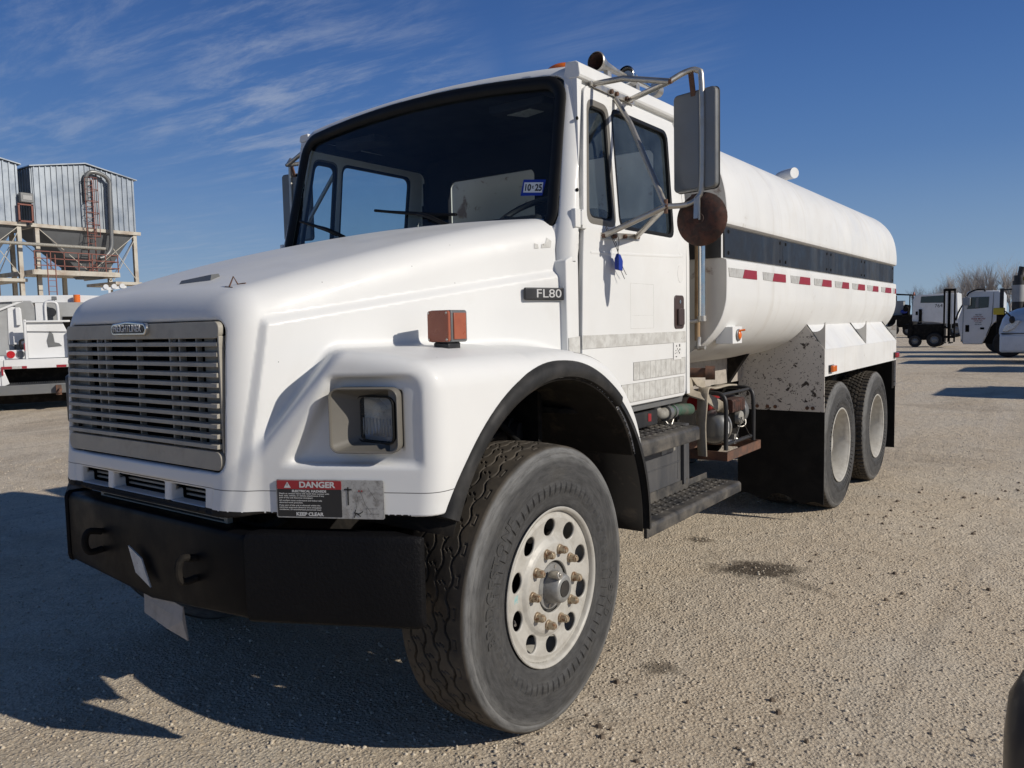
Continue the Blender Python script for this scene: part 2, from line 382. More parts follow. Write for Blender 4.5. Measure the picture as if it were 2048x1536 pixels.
def panel_mesh(outer, holes, thick, bev=.003, fn=None, cuts=()):
    """flat panel with holes (2D outline), extruded and bevelled; fn maps (u,v,w)->(x,y,z)"""
    cu = bpy.data.curves.new('panel', 'CURVE'); cu.dimensions = '2D'; cu.fill_mode = 'BOTH'; cu.extrude = max(thick / 2 - bev, .0002); cu.bevel_depth = bev; cu.bevel_resolution = 2
    for pl in [outer] + list(holes):
        sp = cu.splines.new('POLY'); sp.points.add(len(pl) - 1)
        for i, p in enumerate(pl): sp.points[i].co = (p[0], p[1], 0, 1)
        sp.use_cyclic_u = True
    ob = bpy.data.objects.new('tmp', cu); me = bpy.data.meshes.new_from_object(ob); bpy.data.objects.remove(ob); bpy.data.curves.remove(cu)
    import bmesh
    b = bmesh.new(); b.from_mesh(me); bmesh.ops.remove_doubles(b, verts=b.verts, dist=1e-5)
    for co, no in cuts: bmesh.ops.bisect_plane(b, geom=b.verts[:] + b.edges[:] + b.faces[:], plane_co=co, plane_no=no)
    if fn:
        for q in b.verts: q.co = fn(*q.co)
    bmesh.ops.recalc_face_normals(b, faces=b.faces); b.to_mesh(me); b.free(); me.materials.clear(); return me
def text_mesh(txt, size, fn, depth=.0006, bold=0.0, align='CENTER', sx=1.0, sp=1.0):
    cu = bpy.data.curves.new('t', 'FONT'); cu.body = txt; cu.size = size; cu.align_x = align; cu.align_y = 'CENTER'; cu.extrude = depth; cu.offset = bold; cu.space_character = sp
    ob = bpy.data.objects.new('tmp', cu); me = bpy.data.meshes.new_from_object(ob); bpy.data.objects.remove(ob); bpy.data.curves.remove(cu)
    for q in me.vertices: q.co = fn(q.co.x * sx, q.co.y, q.co.z)
    me.materials.clear(); me.update(); return me
def smin(a, b, k): h = np.clip(.5 + .5 * (b - a) / k, 0, 1); return b * (1 - h) + a * h - k * h * (1 - h)
def smax(a, b, k): return -smin(-a, -b, k)
def sstep(v, a, b): t = np.clip((v - a) / (b - a), 0, 1); return t * t * (3 - 2 * t)
def iso(fn, lo, hi, h, newton=4):
    """smooth surface of an implicit shape, sampled on a grid (surface nets + projection)"""
    ax = [np.arange(lo[i], hi[i] + h, h) for i in range(3)]
    X, Y, Z = np.meshgrid(*ax, indexing='ij'); V = fn(X, Y, Z).astype(np.float32); del X, Y, Z
    s = V < 0; nx, ny, nz = V.shape
    cnt = np.zeros((nx - 1, ny - 1, nz - 1), np.uint8)
    for dx in (0, 1):
        for dy in (0, 1):
            for dz in (0, 1): cnt += s[dx:nx - 1 + dx, dy:ny - 1 + dy, dz:nz - 1 + dz]
    act = (cnt > 0) & (cnt < 8); I = np.argwhere(act); idx = -np.ones(act.shape, np.int64); idx[tuple(I.T)] = np.arange(len(I))
    P = np.zeros((len(I), 3)); N = np.zeros(len(I)); C = [(a, b, c) for a in (0, 1) for b in (0, 1) for c in (0, 1)]
    for a in C:
        for d in range(3):
            if a[d]: continue
            b = list(a); b[d] = 1
            va = V[I[:, 0] + a[0], I[:, 1] + a[1], I[:, 2] + a[2]]; vb = V[I[:, 0] + b[0], I[:, 1] + b[1], I[:, 2] + b[2]]
            k = (va < 0) != (vb < 0); t = np.where(k, va / np.where(k, va - vb, 1), 0); q = np.array(a, float) + np.zeros((len(I), 3)); q[:, d] = t
            P += q * k[:, None]; N += k
    P = (P / N[:, None] + I) * h + np.array(lo)
    F = []
    for d in range(3):
        e = [slice(1, -1)] * 3; a = [slice(None)] * 3
        o1, o2 = [(1, 2), (2, 0), (0, 1)][d]
        sl = [slice(0, n - 1) for n in V.shape]; sh = [slice(0, n - 1) for n in V.shape]; sh[d] = slice(1, V.shape[d])
        for o in (o1, o2): sl[o] = slice(1, V.shape[o] - 1); sh[o] = slice(1, V.shape[o] - 1)
        sa = s[tuple(sl)]; sb = s[tuple(sh)]; ch = np.argwhere(sa != sb); flip = sa[tuple(ch.T)]
        ch[:, o1] += 1; ch[:, o2] += 1
        def g(a1, a2): q = ch.copy(); q[:, o1] -= a1; q[:, o2] -= a2; return idx[tuple(q.T)]
        q = np.stack([g(1, 1), g(0, 1), g(0, 0), g(1, 0)], -1); q[~flip] = q[~flip][:, ::-1]; F.append(q)
    F = np.concatenate(F)
    def grad(P):
        e = h * .15; G = np.zeros_like(P)
        for i in range(3):
            d = np.zeros(3); d[i] = e; G[:, i] = (fn(*(P + d).T) - fn(*(P - d).T)) / (2 * e)
        return G
    for _ in range(newton):
        G = grad(P); f = fn(*P.T); st = -f[:, None] * G / np.maximum((G ** 2).sum(1), .05)[:, None]
        L = np.linalg.norm(st, axis=1, keepdims=True); P = P + st * np.minimum(1, h * .5 / np.maximum(L, 1e-9))
    return P, F, grad(P)
def iso_mesh(name, fn, lo, hi, h, mats, parent, matfn=None, normals=True):
    P, F, G = iso(fn, lo, hi, h)
    me = bpy.data.meshes.new(name); me.vertices.add(len(P)); me.vertices.foreach_set('co', P.ravel())
    me.loops.add(F.size); me.polygons.add(len(F)); me.loops.foreach_set('vertex_index', F.ravel().astype(np.int32))
    me.polygons.foreach_set('loop_start', np.arange(0, F.size, 4, dtype=np.int32)); me.polygons.foreach_set('loop_total', np.full(len(F), 4, np.int32))
    if matfn is not None:
        c = P[F].mean(1); me.polygons.foreach_set('material_index', matfn(c[:, 0], c[:, 1], c[:, 2]).astype(np.int32))
    me.polygons.foreach_set('use_smooth', np.ones(len(F), bool)); me.update(calc_edges=True); me.validate()
    o = bpy.data.objects.new(name, me); COL.objects.link(o)
    for k in mats: me.materials.append(k)
    if normals:
        n = G / np.maximum(np.linalg.norm(G, axis=1, keepdims=True), 1e-9); me.normals_split_custom_set_from_vertices(n.tolist())
    o.parent = parent; return o

# ------------------------------------------------------------------ ground
gm, nt, p = new_mat("gravel_yard")
g = tn(nt, 'ShaderNodeTexCoord'); v = g.outputs['Object']
fine = noise(nt, 55, 8, .75, v); mid = noise(nt, 9, 6, .6, v); big = noise(nt, .55, 7, .68, v, .9)
vor = tn(nt, 'ShaderNodeTexVoronoi'); vor.inputs['Scale'].default_value = 62; nt.links.new(v, vor.inputs['Vector'])
vor2 = tn(nt, 'ShaderNodeTexVoronoi'); vor2.inputs['Scale'].default_value = 27; nt.links.new(v, vor2.inputs['Vector'])
c = mixc(nt, remap(nt, fine, .32, .68), (.46, .36, .25), (.88, .76, .58))
c = mixc(nt, remap(nt, big, .42, .60), c, mixc(nt, remap(nt, fine, .3, .7), (.46, .38, .28), (.90, .80, .64)))
c = mixc(nt, remap(nt, mid, .52, .76, 0, .30), c, (.32, .25, .18))
trk = tn(nt, 'ShaderNodeMapping'); trk.inputs['Rotation'].default_value = (0, 0, R(12)); trk.inputs['Scale'].default_value = (1.5, .07, 1); nt.links.new(v, trk.inputs[0])
c = mixc(nt, remap(nt, noise(nt, 1.0, 4, .6, trk.outputs[0], .3), .50, .66, 0, .35), c, (.74, .66, .54))
c = mixc(nt, remap(nt, noise(nt, 1.7, 5, .6, trk.outputs[0], .5), .58, .70, 0, .30), c, (.24, .195, .15))
c = mixc(nt, remap(nt, vor.outputs['Distance'], .0, .5, .40, 0), c, (.78, .70, .57))
pt = noise(nt, .33, 8, .72, v, 1.4)
c = mixc(nt, remap(nt, pt, .50, .60, 0, .42), c, mixc(nt, remap(nt, fine, .35, .65), (.27, .21, .15), (.52, .43, .32)))
pt2 = noise(nt, 1.3, 9, .75, v, 1.0)
c = mixc(nt, remap(nt, pt2, .60, .68, 0, .45), c, (.26, .205, .145))
# oil stains soaked into the gravel
def stain(cx, cy, rx, ry, rot, amt, c):
    mpn = tn(nt, 'ShaderNodeMapping', vector_type='TEXTURE'); mpn.inputs['Location'].default_value = (cx, cy, 0); mpn.inputs['Rotation'].default_value = (0, 0, R(rot)); mpn.inputs['Scale'].default_value = (rx, ry, 1)
    nt.links.new(v, mpn.inputs[0]); ln = tn(nt, 'ShaderNodeVectorMath', operation='LENGTH'); nt.links.new(mpn.outputs[0], ln.inputs[0])
    d = nmath(nt, 'ADD', ln.outputs['Value'], nmath(nt, 'MULTIPLY', nmath(nt, 'SUBTRACT', noise(nt, 6, 6, .7, v), .5), 2.2))
    return mixc(nt, remap(nt, d, .55, 1.15, amt, 0), c, (.05, .036, .024))
c = stain(1.18, 2.25, .27, .20, 30, .85, c); c = stain(.62, 2.72, .12, .08, 0, .7, c); c = stain(1.50, 2.08, .26, .05, -25, .35, c); c = stain(1.30, .66, .10, .07, 20, .6, c)
nt.links.new(c, p.inputs['Base Color']); p.inputs['Roughness'].default_value = .95; p.inputs['Specular IOR Level'].default_value = .2
hh = nmath(nt, 'ADD', nmath(nt, 'MULTIPLY', fine, .8), nmath(nt, 'ADD', nmath(nt, 'MULTIPLY', remap(nt, vor.outputs['Distance'], 0, .55, 1, 0), .55), nmath(nt, 'MULTIPLY', remap(nt, vor2.outputs['Distance'], .05, .35, 1, 0), .35)))
nt.links.new(bump(nt, hh, .9, .016, bump(nt, mid, .8, .045)), p.inputs['Normal'])
N = 150
gx = np.concatenate([[-900, -300, -120, -60, -30], np.linspace(-16, 12, N), [20, 40, 90, 300, 900]]); gy = np.concatenate([[-300, -60, -15], np.linspace(-6, 26, N), [35, 60, 120, 300, 1200]])
GX, GY = np.meshgrid(gx, gy, indexing='ij')
GZ = .012 * np.sin(GX * 1.7 + 1.3 * np.sin(GY * .9)) * np.cos(GY * 1.3 + GX * .4) + .006 * np.sin(GX * 4.1 + GY * 2.2) * np.sin(GY * 5.3)
GZ *= np.exp(-((GX / 18) ** 2 + ((GY - 8) / 20) ** 2)); GZ -= .008
me = bpy.data.meshes.new("ground"); nn = GX.shape
vv = np.stack([GX, GY, GZ], -1).reshape(-1, 3); ii = np.arange(len(vv)).reshape(nn)
ff = np.stack([ii[:-1, :-1], ii[1:, :-1], ii[1:, 1:], ii[:-1, 1:]], -1).reshape(-1, 4)
me.from_pydata(vv.tolist(), [], ff.tolist()); finish(add_mesh("ground", me, gm, smooth=180), kind='structure')
def ground_z(x, y):
    z = .012 * np.sin(x * 1.7 + 1.3 * np.sin(y * .9)) * np.cos(y * 1.3 + x * .4) + .006 * np.sin(x * 4.1 + y * 2.2) * np.sin(y * 5.3)
    return z * np.exp(-((x / 18) ** 2 + ((y - 8) / 20) ** 2)) - .008
# loose stones
def stones(name, n, mat, smin_, smax_, near):
    r = near + (rng.random(n) ** 1.7) * 11; a = rng.uniform(R(-8), R(95), n)
    x = 2.8 - np.sin(a) * r; y = -2.43 + np.cos(a) * r
    s = smin_ + (smax_ - smin_) * rng.random(n) ** 4
    ico = [(0, 0, 1)] + [(.9 * math.cos(t), .9 * math.sin(t), .35) for t in [i * 2 * math.pi / 5 for i in range(5)]] + [(.9 * math.cos(t), .9 * math.sin(t), -.4) for t in [(i + .5) * 2 * math.pi / 5 for i in range(5)]]
    base = np.array(ico); F0 = [(0, 1 + i, 1 + (i + 1) % 5) for i in range(5)] + [(1 + i, 6 + i, 1 + (i + 1) % 5) for i in range(5)] + [(1 + (i + 1) % 5, 6 + i, 6 + (i + 1) % 5) for i in range(5)]
    V = base[None] * rng.uniform(.65, 1.25, (n, 11, 3)); th = rng.uniform(0, 6.28, n); cs, sn = np.cos(th)[:, None], np.sin(th)[:, None]
    V = np.stack([V[..., 0] * cs - V[..., 1] * sn * .75, V[..., 0] * sn + V[..., 1] * cs * .75, V[..., 2] * rng.uniform(.45, .85, n)[:, None]], -1) * s[:, None, None]
    V[..., 0] += x[:, None]; V[..., 1] += y[:, None]; V[..., 2] += (ground_z(x, y) + s * .12)[:, None]
    F = (np.array(F0)[None] + (np.arange(n) * 11)[:, None, None]).reshape(-1, 3)
    me = bpy.data.meshes.new(name); me.vertices.add(n * 11); me.vertices.foreach_set('co', V.ravel()); me.loops.add(F.size); me.polygons.add(len(F))
    me.loops.foreach_set('vertex_index', F.ravel().astype(np.int32)); me.polygons.foreach_set('loop_start', np.arange(0, F.size, 3, dtype=np.int32)); me.polygons.foreach_set('loop_total', np.full(len(F), 3, np.int32))
    me.update(calc_edges=True); me.validate(); return finish(add_mesh(name, me, mat, smooth=0), kind='stuff')
sm, nt, p = new_mat("loose_stone"); g = tn(nt, 'ShaderNodeTexCoord')
wn_ = tn(nt, 'ShaderNodeTexWhiteNoise'); ge = tn(nt, 'ShaderNodeNewGeometry'); nt.links.new(ge.outputs['Random Per Island'], wn_.inputs['Vector'])
c = mixc(nt, wn_.outputs['Value'], (.38, .30, .21), (.78, .69, .54)); nt.links.new(mixc(nt, nmath(nt, 'MULTIPLY', noise(nt, 200, 3, .6, g.outputs['Object']), .6), c, (.38, .33, .27)), p.inputs['Base Color']); p.inputs['Roughness'].default_value = .9
stones("gravel", 75000, sm, .0022, .0120, .8)
def clods(n):
    cl = rng.uniform((1.2, -.8), (6.5, 9), (34, 2)); k = rng.integers(0, 34, n); q = cl[k] + rng.normal(0, .16, (n, 2)) * (1 + .5 * (k[:, None] % 3)); b = MB()
    for (x, y) in q:
        s_ = .004 + .016 * rng.random() ** 3; b_ = [(s_ * math.cos(t) * rng.uniform(.6, 1.2), s_ * math.sin(t) * rng.uniform(.6, 1.2)) for t in [i * 1.257 for i in range(5)]]; z = float(ground_z(x, y))
        b.add([(x + u, y + w, z - .002) for u, w in b_] + [(x + u * .55, y + w * .55, z + s_ * .75) for u, w in b_], [tuple(range(5, 10))] + [(i, (i + 1) % 5, 5 + (i + 1) % 5, 5 + i) for i in range(5)])
    return finish(b.build("dirt_clods", M("dark_clod", (.20, .155, .11), .95, 0, (.10, .075, .055), .7, 30, .4, .6), None, 0), 'small dark clods of dirt lying in clusters on the gravel', 'dirt', None, 'stuff')
clods(1500)
finish(bpy.data.objects["gravel"], 'loose pale gravel scattered over the dirt yard', 'gravel')

# ================================================================== THE TANK TRUCK
T = root("tank_truck", label="big white tank truck with black stripe and square hood filling the photo", cat="tank truck")

# ---- hood with front wheel arches
_zp = np.polyfit([-1.05, -.9, -.85, -.68, -.37, -.04, .21, .5, .9], [1.595, 1.645, 1.668, 1.72, 1.80, 1.89, 1.955, 2.01, 2.06], 3)
def yfr(z): return -.952 - .028 * (1.567 - z) / .49
def f_hood(x, y, z):
    ax = np.abs(x)
    t = np.clip((y + 1) / 1.45, 0, 1.2)
    hx = .598 + t * .337 + .036 * sstep(y, .0, .46)
    ins = sstep(y, -.945 + .17 * (z - 1.1), -.945 + .17 * (z - 1.1) + .022) * (1 - sstep(z, 1.575 + .15 * (y + .83) - .03, 1.575 + .15 * (y + .83) + .008))
    hx = hx - .014 + .022 * ins - .03 * np.clip(z - 1.6, 0, 1)
    top = np.polyval(_zp, y) + .028 * (1 - (ax / .8) ** 2)
    a = smax(ax - hx, (z - top) * .96, .125)
    a = smax(a, yfr(z) + .012 * (ax / .6) ** 2 - y, .085)
    a = smax(a, y - .452, .012)
    sl = -(y + 1.235 - .5 * ax) * .894
    dg = (-.5 * (ax - .68) - .65 * (y + .93) + .66 * (z - 1.155)) / 1.05
    b = smax(ax - (1.182 - .03 * np.clip(1.1 - z, 0, .3) - .012 * ((z - 1.2) / .3) ** 2), z - (1.462 - .055 * np.clip((ax - .82) / .36, 0, 1.2) ** 2), .075)
    b = smax(b, sl, .05); b = smax(b, dg, .03)
    ell = (np.sqrt(((y - .07) / .775) ** 2 + ((z - .62) / .845) ** 2) - 1) * .8
    b = smax(b, np.where(y > -.1, ell, -1), .05)
    b = np.maximum(b, .45 - ax); b = smax(b, yfr(z) + .012 - y, .05)
    f = smin(a, b, .035)
    # shallow pocket round the headlight
    reg = smax(smax(ax - 1.13, z - 1.375, .05), smax(1.100 - z, (-.888 * (ax - .728) + .46 * (z - 1.10)), .03), .02)
    dep = .052 * np.clip((1.145 - ax) / .2, 0, 1)
    f = smax(f, -smax(reg, -(sl + dep), .02), .02)
    f = smax(f, -np.maximum(np.maximum(np.abs(ax - .972) - .094, np.abs(z - 1.243) - .09), y + .50), .006)
    # wheel opening
    w = (np.sqrt(((y - .07) / .675) ** 2 + ((z - .60) / .715) ** 2) - 1) * .68
    w = np.maximum(np.maximum(w, .62 - ax), y - 2)
    f = smax(f, -w, .008)
    # grille opening, engine bay and lower slots
    gr = np.sqrt(np.maximum(ax - .49, 0) ** 2 + np.maximum(np.abs(z - 1.315) - .205, 0) ** 2) - .045
    f = smax(f, -np.maximum(gr, y + .885), .012)
    f = np.maximum(f, -np.maximum(np.maximum(np.maximum(ax - .50, np.abs(z - 1.25) - .27), y + .62), np.where(z < 1.065, -y - .945, -1)))
    lip = np.maximum(np.maximum(ax - .475, np.abs(z - .974) - .040), y + .93)
    f = smax(f, -np.maximum(lip, y - yfr(z) - .010), .012)
    s1 = np.minimum(np.maximum(ax - .18, np.abs(z - .974) - .030), np.maximum(np.abs(ax - .325) - .105, np.abs(z - .974) - .030))
    f = smax(f, -np.maximum(s1, y + .88), .008)
    return smax(f, .920 + .016 * sstep(ax, .53, .68) - z, .008)
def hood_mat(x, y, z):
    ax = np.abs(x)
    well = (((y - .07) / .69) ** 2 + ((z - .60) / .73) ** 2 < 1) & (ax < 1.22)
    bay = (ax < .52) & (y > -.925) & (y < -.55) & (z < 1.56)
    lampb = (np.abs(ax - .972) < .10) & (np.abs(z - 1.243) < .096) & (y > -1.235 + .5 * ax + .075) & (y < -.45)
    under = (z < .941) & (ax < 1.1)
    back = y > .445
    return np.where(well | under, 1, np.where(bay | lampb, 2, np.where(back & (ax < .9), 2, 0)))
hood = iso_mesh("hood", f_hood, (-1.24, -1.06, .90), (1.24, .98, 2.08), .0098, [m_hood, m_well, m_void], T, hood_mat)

def slant(u, v, w=0, sx=1):   # point on the swept front plane: u = |x|, v = z, w = outwards
    return Vector((sx * (u + .447 * w), -1.235 + .5 * u - .894 * w, v))
# headlights: bevelled bezel funnel, sealed beam lamp deep inside
for sx in (1, -1):
    b = MB(); rings = []
    outer = rrect(.872, 1.076, 1.138, 1.344, .028); lip = rrect(.878, 1.070, 1.145, 1.338, .024); inner = rrect(.898, 1.050, 1.170, 1.312, .02)
    K = len(outer); vs = []
    for pl, w in ((outer, -.045), (outer, .016), (rrect(.8745, 1.0735, 1.1405, 1.3415, .027), .020), (lip, .018), (lip, .008)): vs += [slant(q[0], q[1], w, sx) for q in pl]
    vs += [Vector((sx * (q[0] + .018), -.715, q[1])) for q in inner]
    fs = [(r * K + i, r * K + (i + 1) % K, (r + 1) * K + (i + 1) % K, (r + 1) * K + i) for r in range(5) for i in range(K)]
    b.add(vs, fs); hl = b.build("headlight_bezel", m_trimgrey, T, 40)
    b = MB(); ro = rrect(.905, 1.072, 1.166, 1.316, .026); ri = rrect(.909, 1.068, 1.170, 1.312, .024)
    for pl, y0 in ((ro, -.70),): b.add([Vector((sx * q[0], -.706, q[1])) for q in ro] + [Vector((sx * q[0], -.724, q[1])) for q in ro] + [Vector((sx * q[0], -.724, q[1])) for q in ri] + [Vector((sx * q[0], -.706, q[1])) for q in ri], [(r * K + i, r * K + (i + 1) % K, (r + 1) * K + (i + 1) % K, (r + 1) * K + i) for r in range(3) for i in range(K)])
    b.build("lamp_ring", m_seal, hl)
    b = MB(); nu = 14
    def lamp_pt(i, j, y0, bul):
        u = -1 + 2 * i / nu; w = -1 + 2 * j / nu; k = (1 - abs(u) ** 4) * (1 - abs(w) ** 4)
        return (sx * (.9885 + .079 * u), y0 - bul * k, 1.241 + .071 * w)
    b.add([lamp_pt(i, j, -.712, .012) for i in range(nu + 1) for j in range(nu + 1)], [(i * (nu + 1) + j, (i + 1) * (nu + 1) + j, (i + 1) * (nu + 1) + j + 1, i * (nu + 1) + j + 1) for i in range(nu) for j in range(nu)])
    b.build("lamp_lens", m_lamp_glass, hl, 180)
    b = MB(); b.add([lamp_pt(i, j, -.690, -.035) for i in range(nu + 1) for j in range(nu + 1)], [(i * (nu + 1) + j, (i + 1) * (nu + 1) + j, (i + 1) * (nu + 1) + j + 1, i * (nu + 1) + j + 1) for i in range(nu) for j in range(nu)])
    for k in range(9): b.box(sx * (.93 + k * .015) - .001, sx * (.93 + k * .015) + .001, -.716, -.712, 1.19, 1.245)
    b.build("lamp_reflector", m_lensclear, hl, 180)

# ---- grille
GY = -.957
b = MB()
b.prism(rrect(-.527, .527, 1.507, 1.562, .022), 'y', GY, GY + .02)
b.prism(rrect(-.527, .527, 1.072, 1.135, .026), 'y', GY - .012, GY + .012)
for s in (-1, 1):
    b.box(min(s * .518, s * .527), max(s * .518, s * .527), GY, GY + .02, 1.13, 1.515)
    b.box(min(s * .40, s * .518), max(s * .40, s * .518), GY + .028, GY + .034, 1.13, 1.515)
    for xx in (.225, .285): b.box(s * xx - .004, s * xx + .004, GY + .004, GY + .03, 1.13, 1.515)
    b.box(s * .255 - .034, s * .255 + .034, GY + .016, GY + .022, 1.495, 1.512); b.box(s * .255 - .034, s * .255 + .034, GY + .012, GY + .018, 1.133, 1.158)
    b.box(s * .382 - .003, s * .382 + .003, GY + .008, GY + .03, 1.13, 1.515)
b.box(-.003, .003, GY + .006, GY + .03, 1.13, 1.515)
grille = b.build("grille", m_grille, T, 35, .002)
for k in range(11):
    z = 1.489 - k * .0336; yy = GY - .003 - .015 * k / 10
    b = MB(); b.prism([(yy, z - .0085), (yy + .001, z + .0055), (yy + .022, z + .0085), (yy + .022, z - .0095)], 'x', -.517, .517); b.build("grille_bar", m_grille, grille, 35, .0015)
b = MB()
for s in (-1, 1):
    for xx, zz in ((.495, 1.498), (.495, 1.165), (.255, 1.505), (.255, 1.148)): b.cyl((s * xx, GY + .022, zz), (s * xx, GY + .006, zz), .009, n=12)
b.each("grille_screw", m_black, grille)
b = MB(); b.box(-.49, .49, -.80, -.74, 1.0, 1.53)
for k in range(60): b.box(-.48, .48, -.803, -.8, 1.01 + k * .0085, 1.013 + k * .0085)
b.build("radiator", m_void, T)
b = MB()
for k in range(3): b.box(-.46, .46, -.915, -.905, .952 + k * .018, .959 + k * .018)
b.build("lower_slot_bars", m_grille, T)
b = MB()
for k in range(4): b.box(-.42, .42, -.90 + 0, -.885, .872 + k * .013, .877 + k * .013)
b.box(-.44, -.42, -.9, -.88, .86, .925); b.box(.42, .44, -.9, -.88, .86, .925); b.build("cooler_bars", m_grille, T)
# name badge
b = MB(); bo = rpoly([(-.128, 1.522), (.102, 1.522), (.112, 1.545), (.100, 1.564), (-.015, 1.572), (-.126, 1.564), (-.138, 1.545)], .018); b.prism(bo, 'y', GY - .016, GY + .004)
badge = b.build("name_badge", m_chrome, T, 35, .003)
b = MB(); b.prism(rpoly([(-.118, 1.529), (.092, 1.529), (.101, 1.545), (.091, 1.557), (-.015, 1.564), (-.116, 1.557), (-.127, 1.545)], .014), 'y', GY - .0185, GY - .012); b.build("badge_field", m_signblack, badge)
add_mesh("lettering", text_mesh("FREIGHTLINER", .036, lambda x, y, z: (-.013 + x, GY - .0205 - z, 1.5455 + y), .001, .0, sx=.84), m_white, badge, 0)

# ---- FL80 side badge, both sides
def hood_x(y, z):
    lo, hi = .5, 1.15
    for _ in range(30):
        mid = (lo + hi) / 2
        if f_hood(np.array(mid), np.array(y), np.array(z)) < 0: lo = mid
        else: hi = mid
    return lo
bx0 = hood_x(.225, 1.66); bx1 = bx0 + (hood_x(.41, 1.66) - bx0) * .215 / .185
for sx in (1, -1):
    def bm(u, v, w): return Vector((sx * (bx0 + (bx1 - bx0) * (u - .225) / .215 + .011 + w), u - .012, v))
    o = add_mesh("side_badge", panel_mesh(rrect(.222, .438, 1.634, 1.682, .006), [], .010, .002, bm), m_signblack, T, 35)
    add_mesh("lettering", text_mesh("FL80", .050, (lambda x, y, z: tuple(bm(.336 + x, 1.658 + y, .006 + z))) if sx > 0 else (lambda x, y, z: tuple(bm(.332 - x, 1.658 + y, .006 + z))), .0012, .0, sx=1.34), m_letter, o, 0)

# ---- amber turn lamp standing on each fender
for sx in (1, -1):
    b = MB(); b.box(.905, .975, -.345, -.275, 1.445, 1.474); b2 = b
    if sx < 0: b = MB().box(-.975, -.905, -.345, -.275, 1.445, 1.474)
    foot = b.build("turn_lamp", m_black, T, 35, .006)
    b = MB(); b.prism(rrect(sx * .94 - .052, sx * .94 + .052, 1.474, 1.588, .010), 'y', -.345, -.258); b.build("lamp_housing", m_mirrorback, foot, 35, .003)
    b = MB(); b.prism(rrect(sx * .94 - .050, sx * .94 + .050, 1.476, 1.586, .010), 'y', -.358, -.345); b.build("front_lens", m_fadeorange, foot, 35, .003)
    b = MB(); b.prism([(-.335, 1.484), (-.268, 1.484), (-.268, 1.578), (-.335, 1.578)], 'x', *sorted((sx * .990, sx * .997))); b.build("side_lens", m_fadeorange, foot, 35, .002)
    b = MB()
    for dx in (-.042, .042):
        for z in (1.484, 1.578): b.cyl((sx * .94 + dx, -.355, z), (sx * .94 + dx, -.361, z), .004, n=8)
    b.each("screw", m_steel, foot)

# ---- wheel arch flares and rear splash panels
def arch(t, a, b_, cy=.07, cz=.61): return cy - a * math.cos(t), cz + b_ * math.sin(t)
for sx in (1, -1):
    for nm, t0, t1 in (("fender_flare", R(24), R(128)), ("fender_flare_rear", R(127), R(182))):
        n = 36; sec = []; vs = []
        prof = [(-.075, .70, .735), (-.01, .680, .716), (.012, .684, .72), (.022, .70, .738), (.016, .728, .766), (-.004, .742, .782), (-.03, .742, .782)]
        if 'rear' in nm: prof = [(q[0] - .006, q[1] + .012 * (1 if q[1] < .69 else -.8), q[2] + .012 * (1 if q[1] < .69 else -.8)) for q in prof]
        for i in range(n + 1):
            t = t0 + (t1 - t0) * i / n
            for dx, a, b_ in prof:
                y, z = arch(t, a, b_); vs.append((sx * (1.185 + dx - .012 * max(0, math.cos(t))), y, z))
        K = len(prof); b = MB(); b.add(vs, [(i * K + k, i * K + k + 1, (i + 1) * K + k + 1, (i + 1) * K + k) for i in range(n) for k in range(K - 1)] + [tuple(range(K)), tuple(range(n * K + K - 1, n * K - 1, -1))])
        b.build("fender_flare", m_flare, T, 50)
    b = MB(); vs = []; n = 26
    for i in range(n + 1):
        t = R(20) + (R(183) - R(20)) * i / n; y, z = arch(t, .685, .72)
        vs += [(sx * .62, y, z), (sx * 1.17, y, z)]
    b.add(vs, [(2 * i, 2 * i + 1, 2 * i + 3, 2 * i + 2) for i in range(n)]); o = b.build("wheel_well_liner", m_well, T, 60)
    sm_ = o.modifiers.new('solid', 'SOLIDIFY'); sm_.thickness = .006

# ---- front bumper
def bplan(ax, off=0): return (-.968 if ax < .60 else -.968 + .5 * (ax - .60)) + off
def bumper_piece(pts, off, zt, zb, name, mat, parent, capr=.012):
    prof = [(.09, zt), (.016, zt + .001), (.003, zt - .006), (-.003, zt - .024), (-.003, zb + .034), (.002, zb + .010), (.014, zb), (.09, zb)]
    vs = []; L = len(pts)
    for i, xx in enumerate(pts):
        for dy, z in prof:
            e = capr if i in (0, L - 1) else 0
            cz = z - (.05 * max(0, 1 - abs(xx) / .62) if z < .7 else 0)
            vs.append((xx, bplan(abs(xx), (dy if abs(xx) < 1.1 else min(dy, .018)) + e + off), cz - (e * .6 if z > .7 else -e * .6)))
    K = len(prof); b = MB(); b.add(vs, [(i * K + k, i * K + (k + 1) % K, (i + 1) * K + (k + 1) % K, (i + 1) * K + k) for i in range(L - 1) for k in range(K)] + [tuple(range(K)), tuple(range((L - 1) * K + K - 1, (L - 1) * K - 1, -1))])
    return b.build(name, mat, parent, 45, .004)
bumper = bumper_piece([-.66, -.645, -.62, -.60, -.3, 0, .3, .60, .62, .645, .66], .014, .872, .588, "front_bumper", m_bumpmid, T, .002)
for s_ in (1, -1): bumper_piece([s_ * q for q in (.612, .622, .64, .8, 1.0, 1.125, 1.14)][::s_], -.004, .880, .583, "bumper_end", m_bumper, bumper)
b = MB()
for s in (-1, 1): b.tube([(s * .33, -.96, .75), (s * .33, -1.01, .76), (s * .33, -1.025, .72), (s * .33, -1.01, .68), (s * .33, -.96, .68)], .013, 10, sub=4)
b.each("tow_hook", m_dark, bumper)
b = MB(); b.add([(-.075, -.935, .575), (.20, -.938, .545), (.215, -.95, .50), (.235, -.945, .43), (.12, -.955, .452), (-.045, -.95, .478), (-.06, -.94, .53)], [(0, 1, 2, 3, 4, 5, 6)])
o = b.build("plate_board", m_board, bumper, 0); sm_ = o.modifiers.new('solid', 'SOLIDIFY'); sm_.thickness = .004
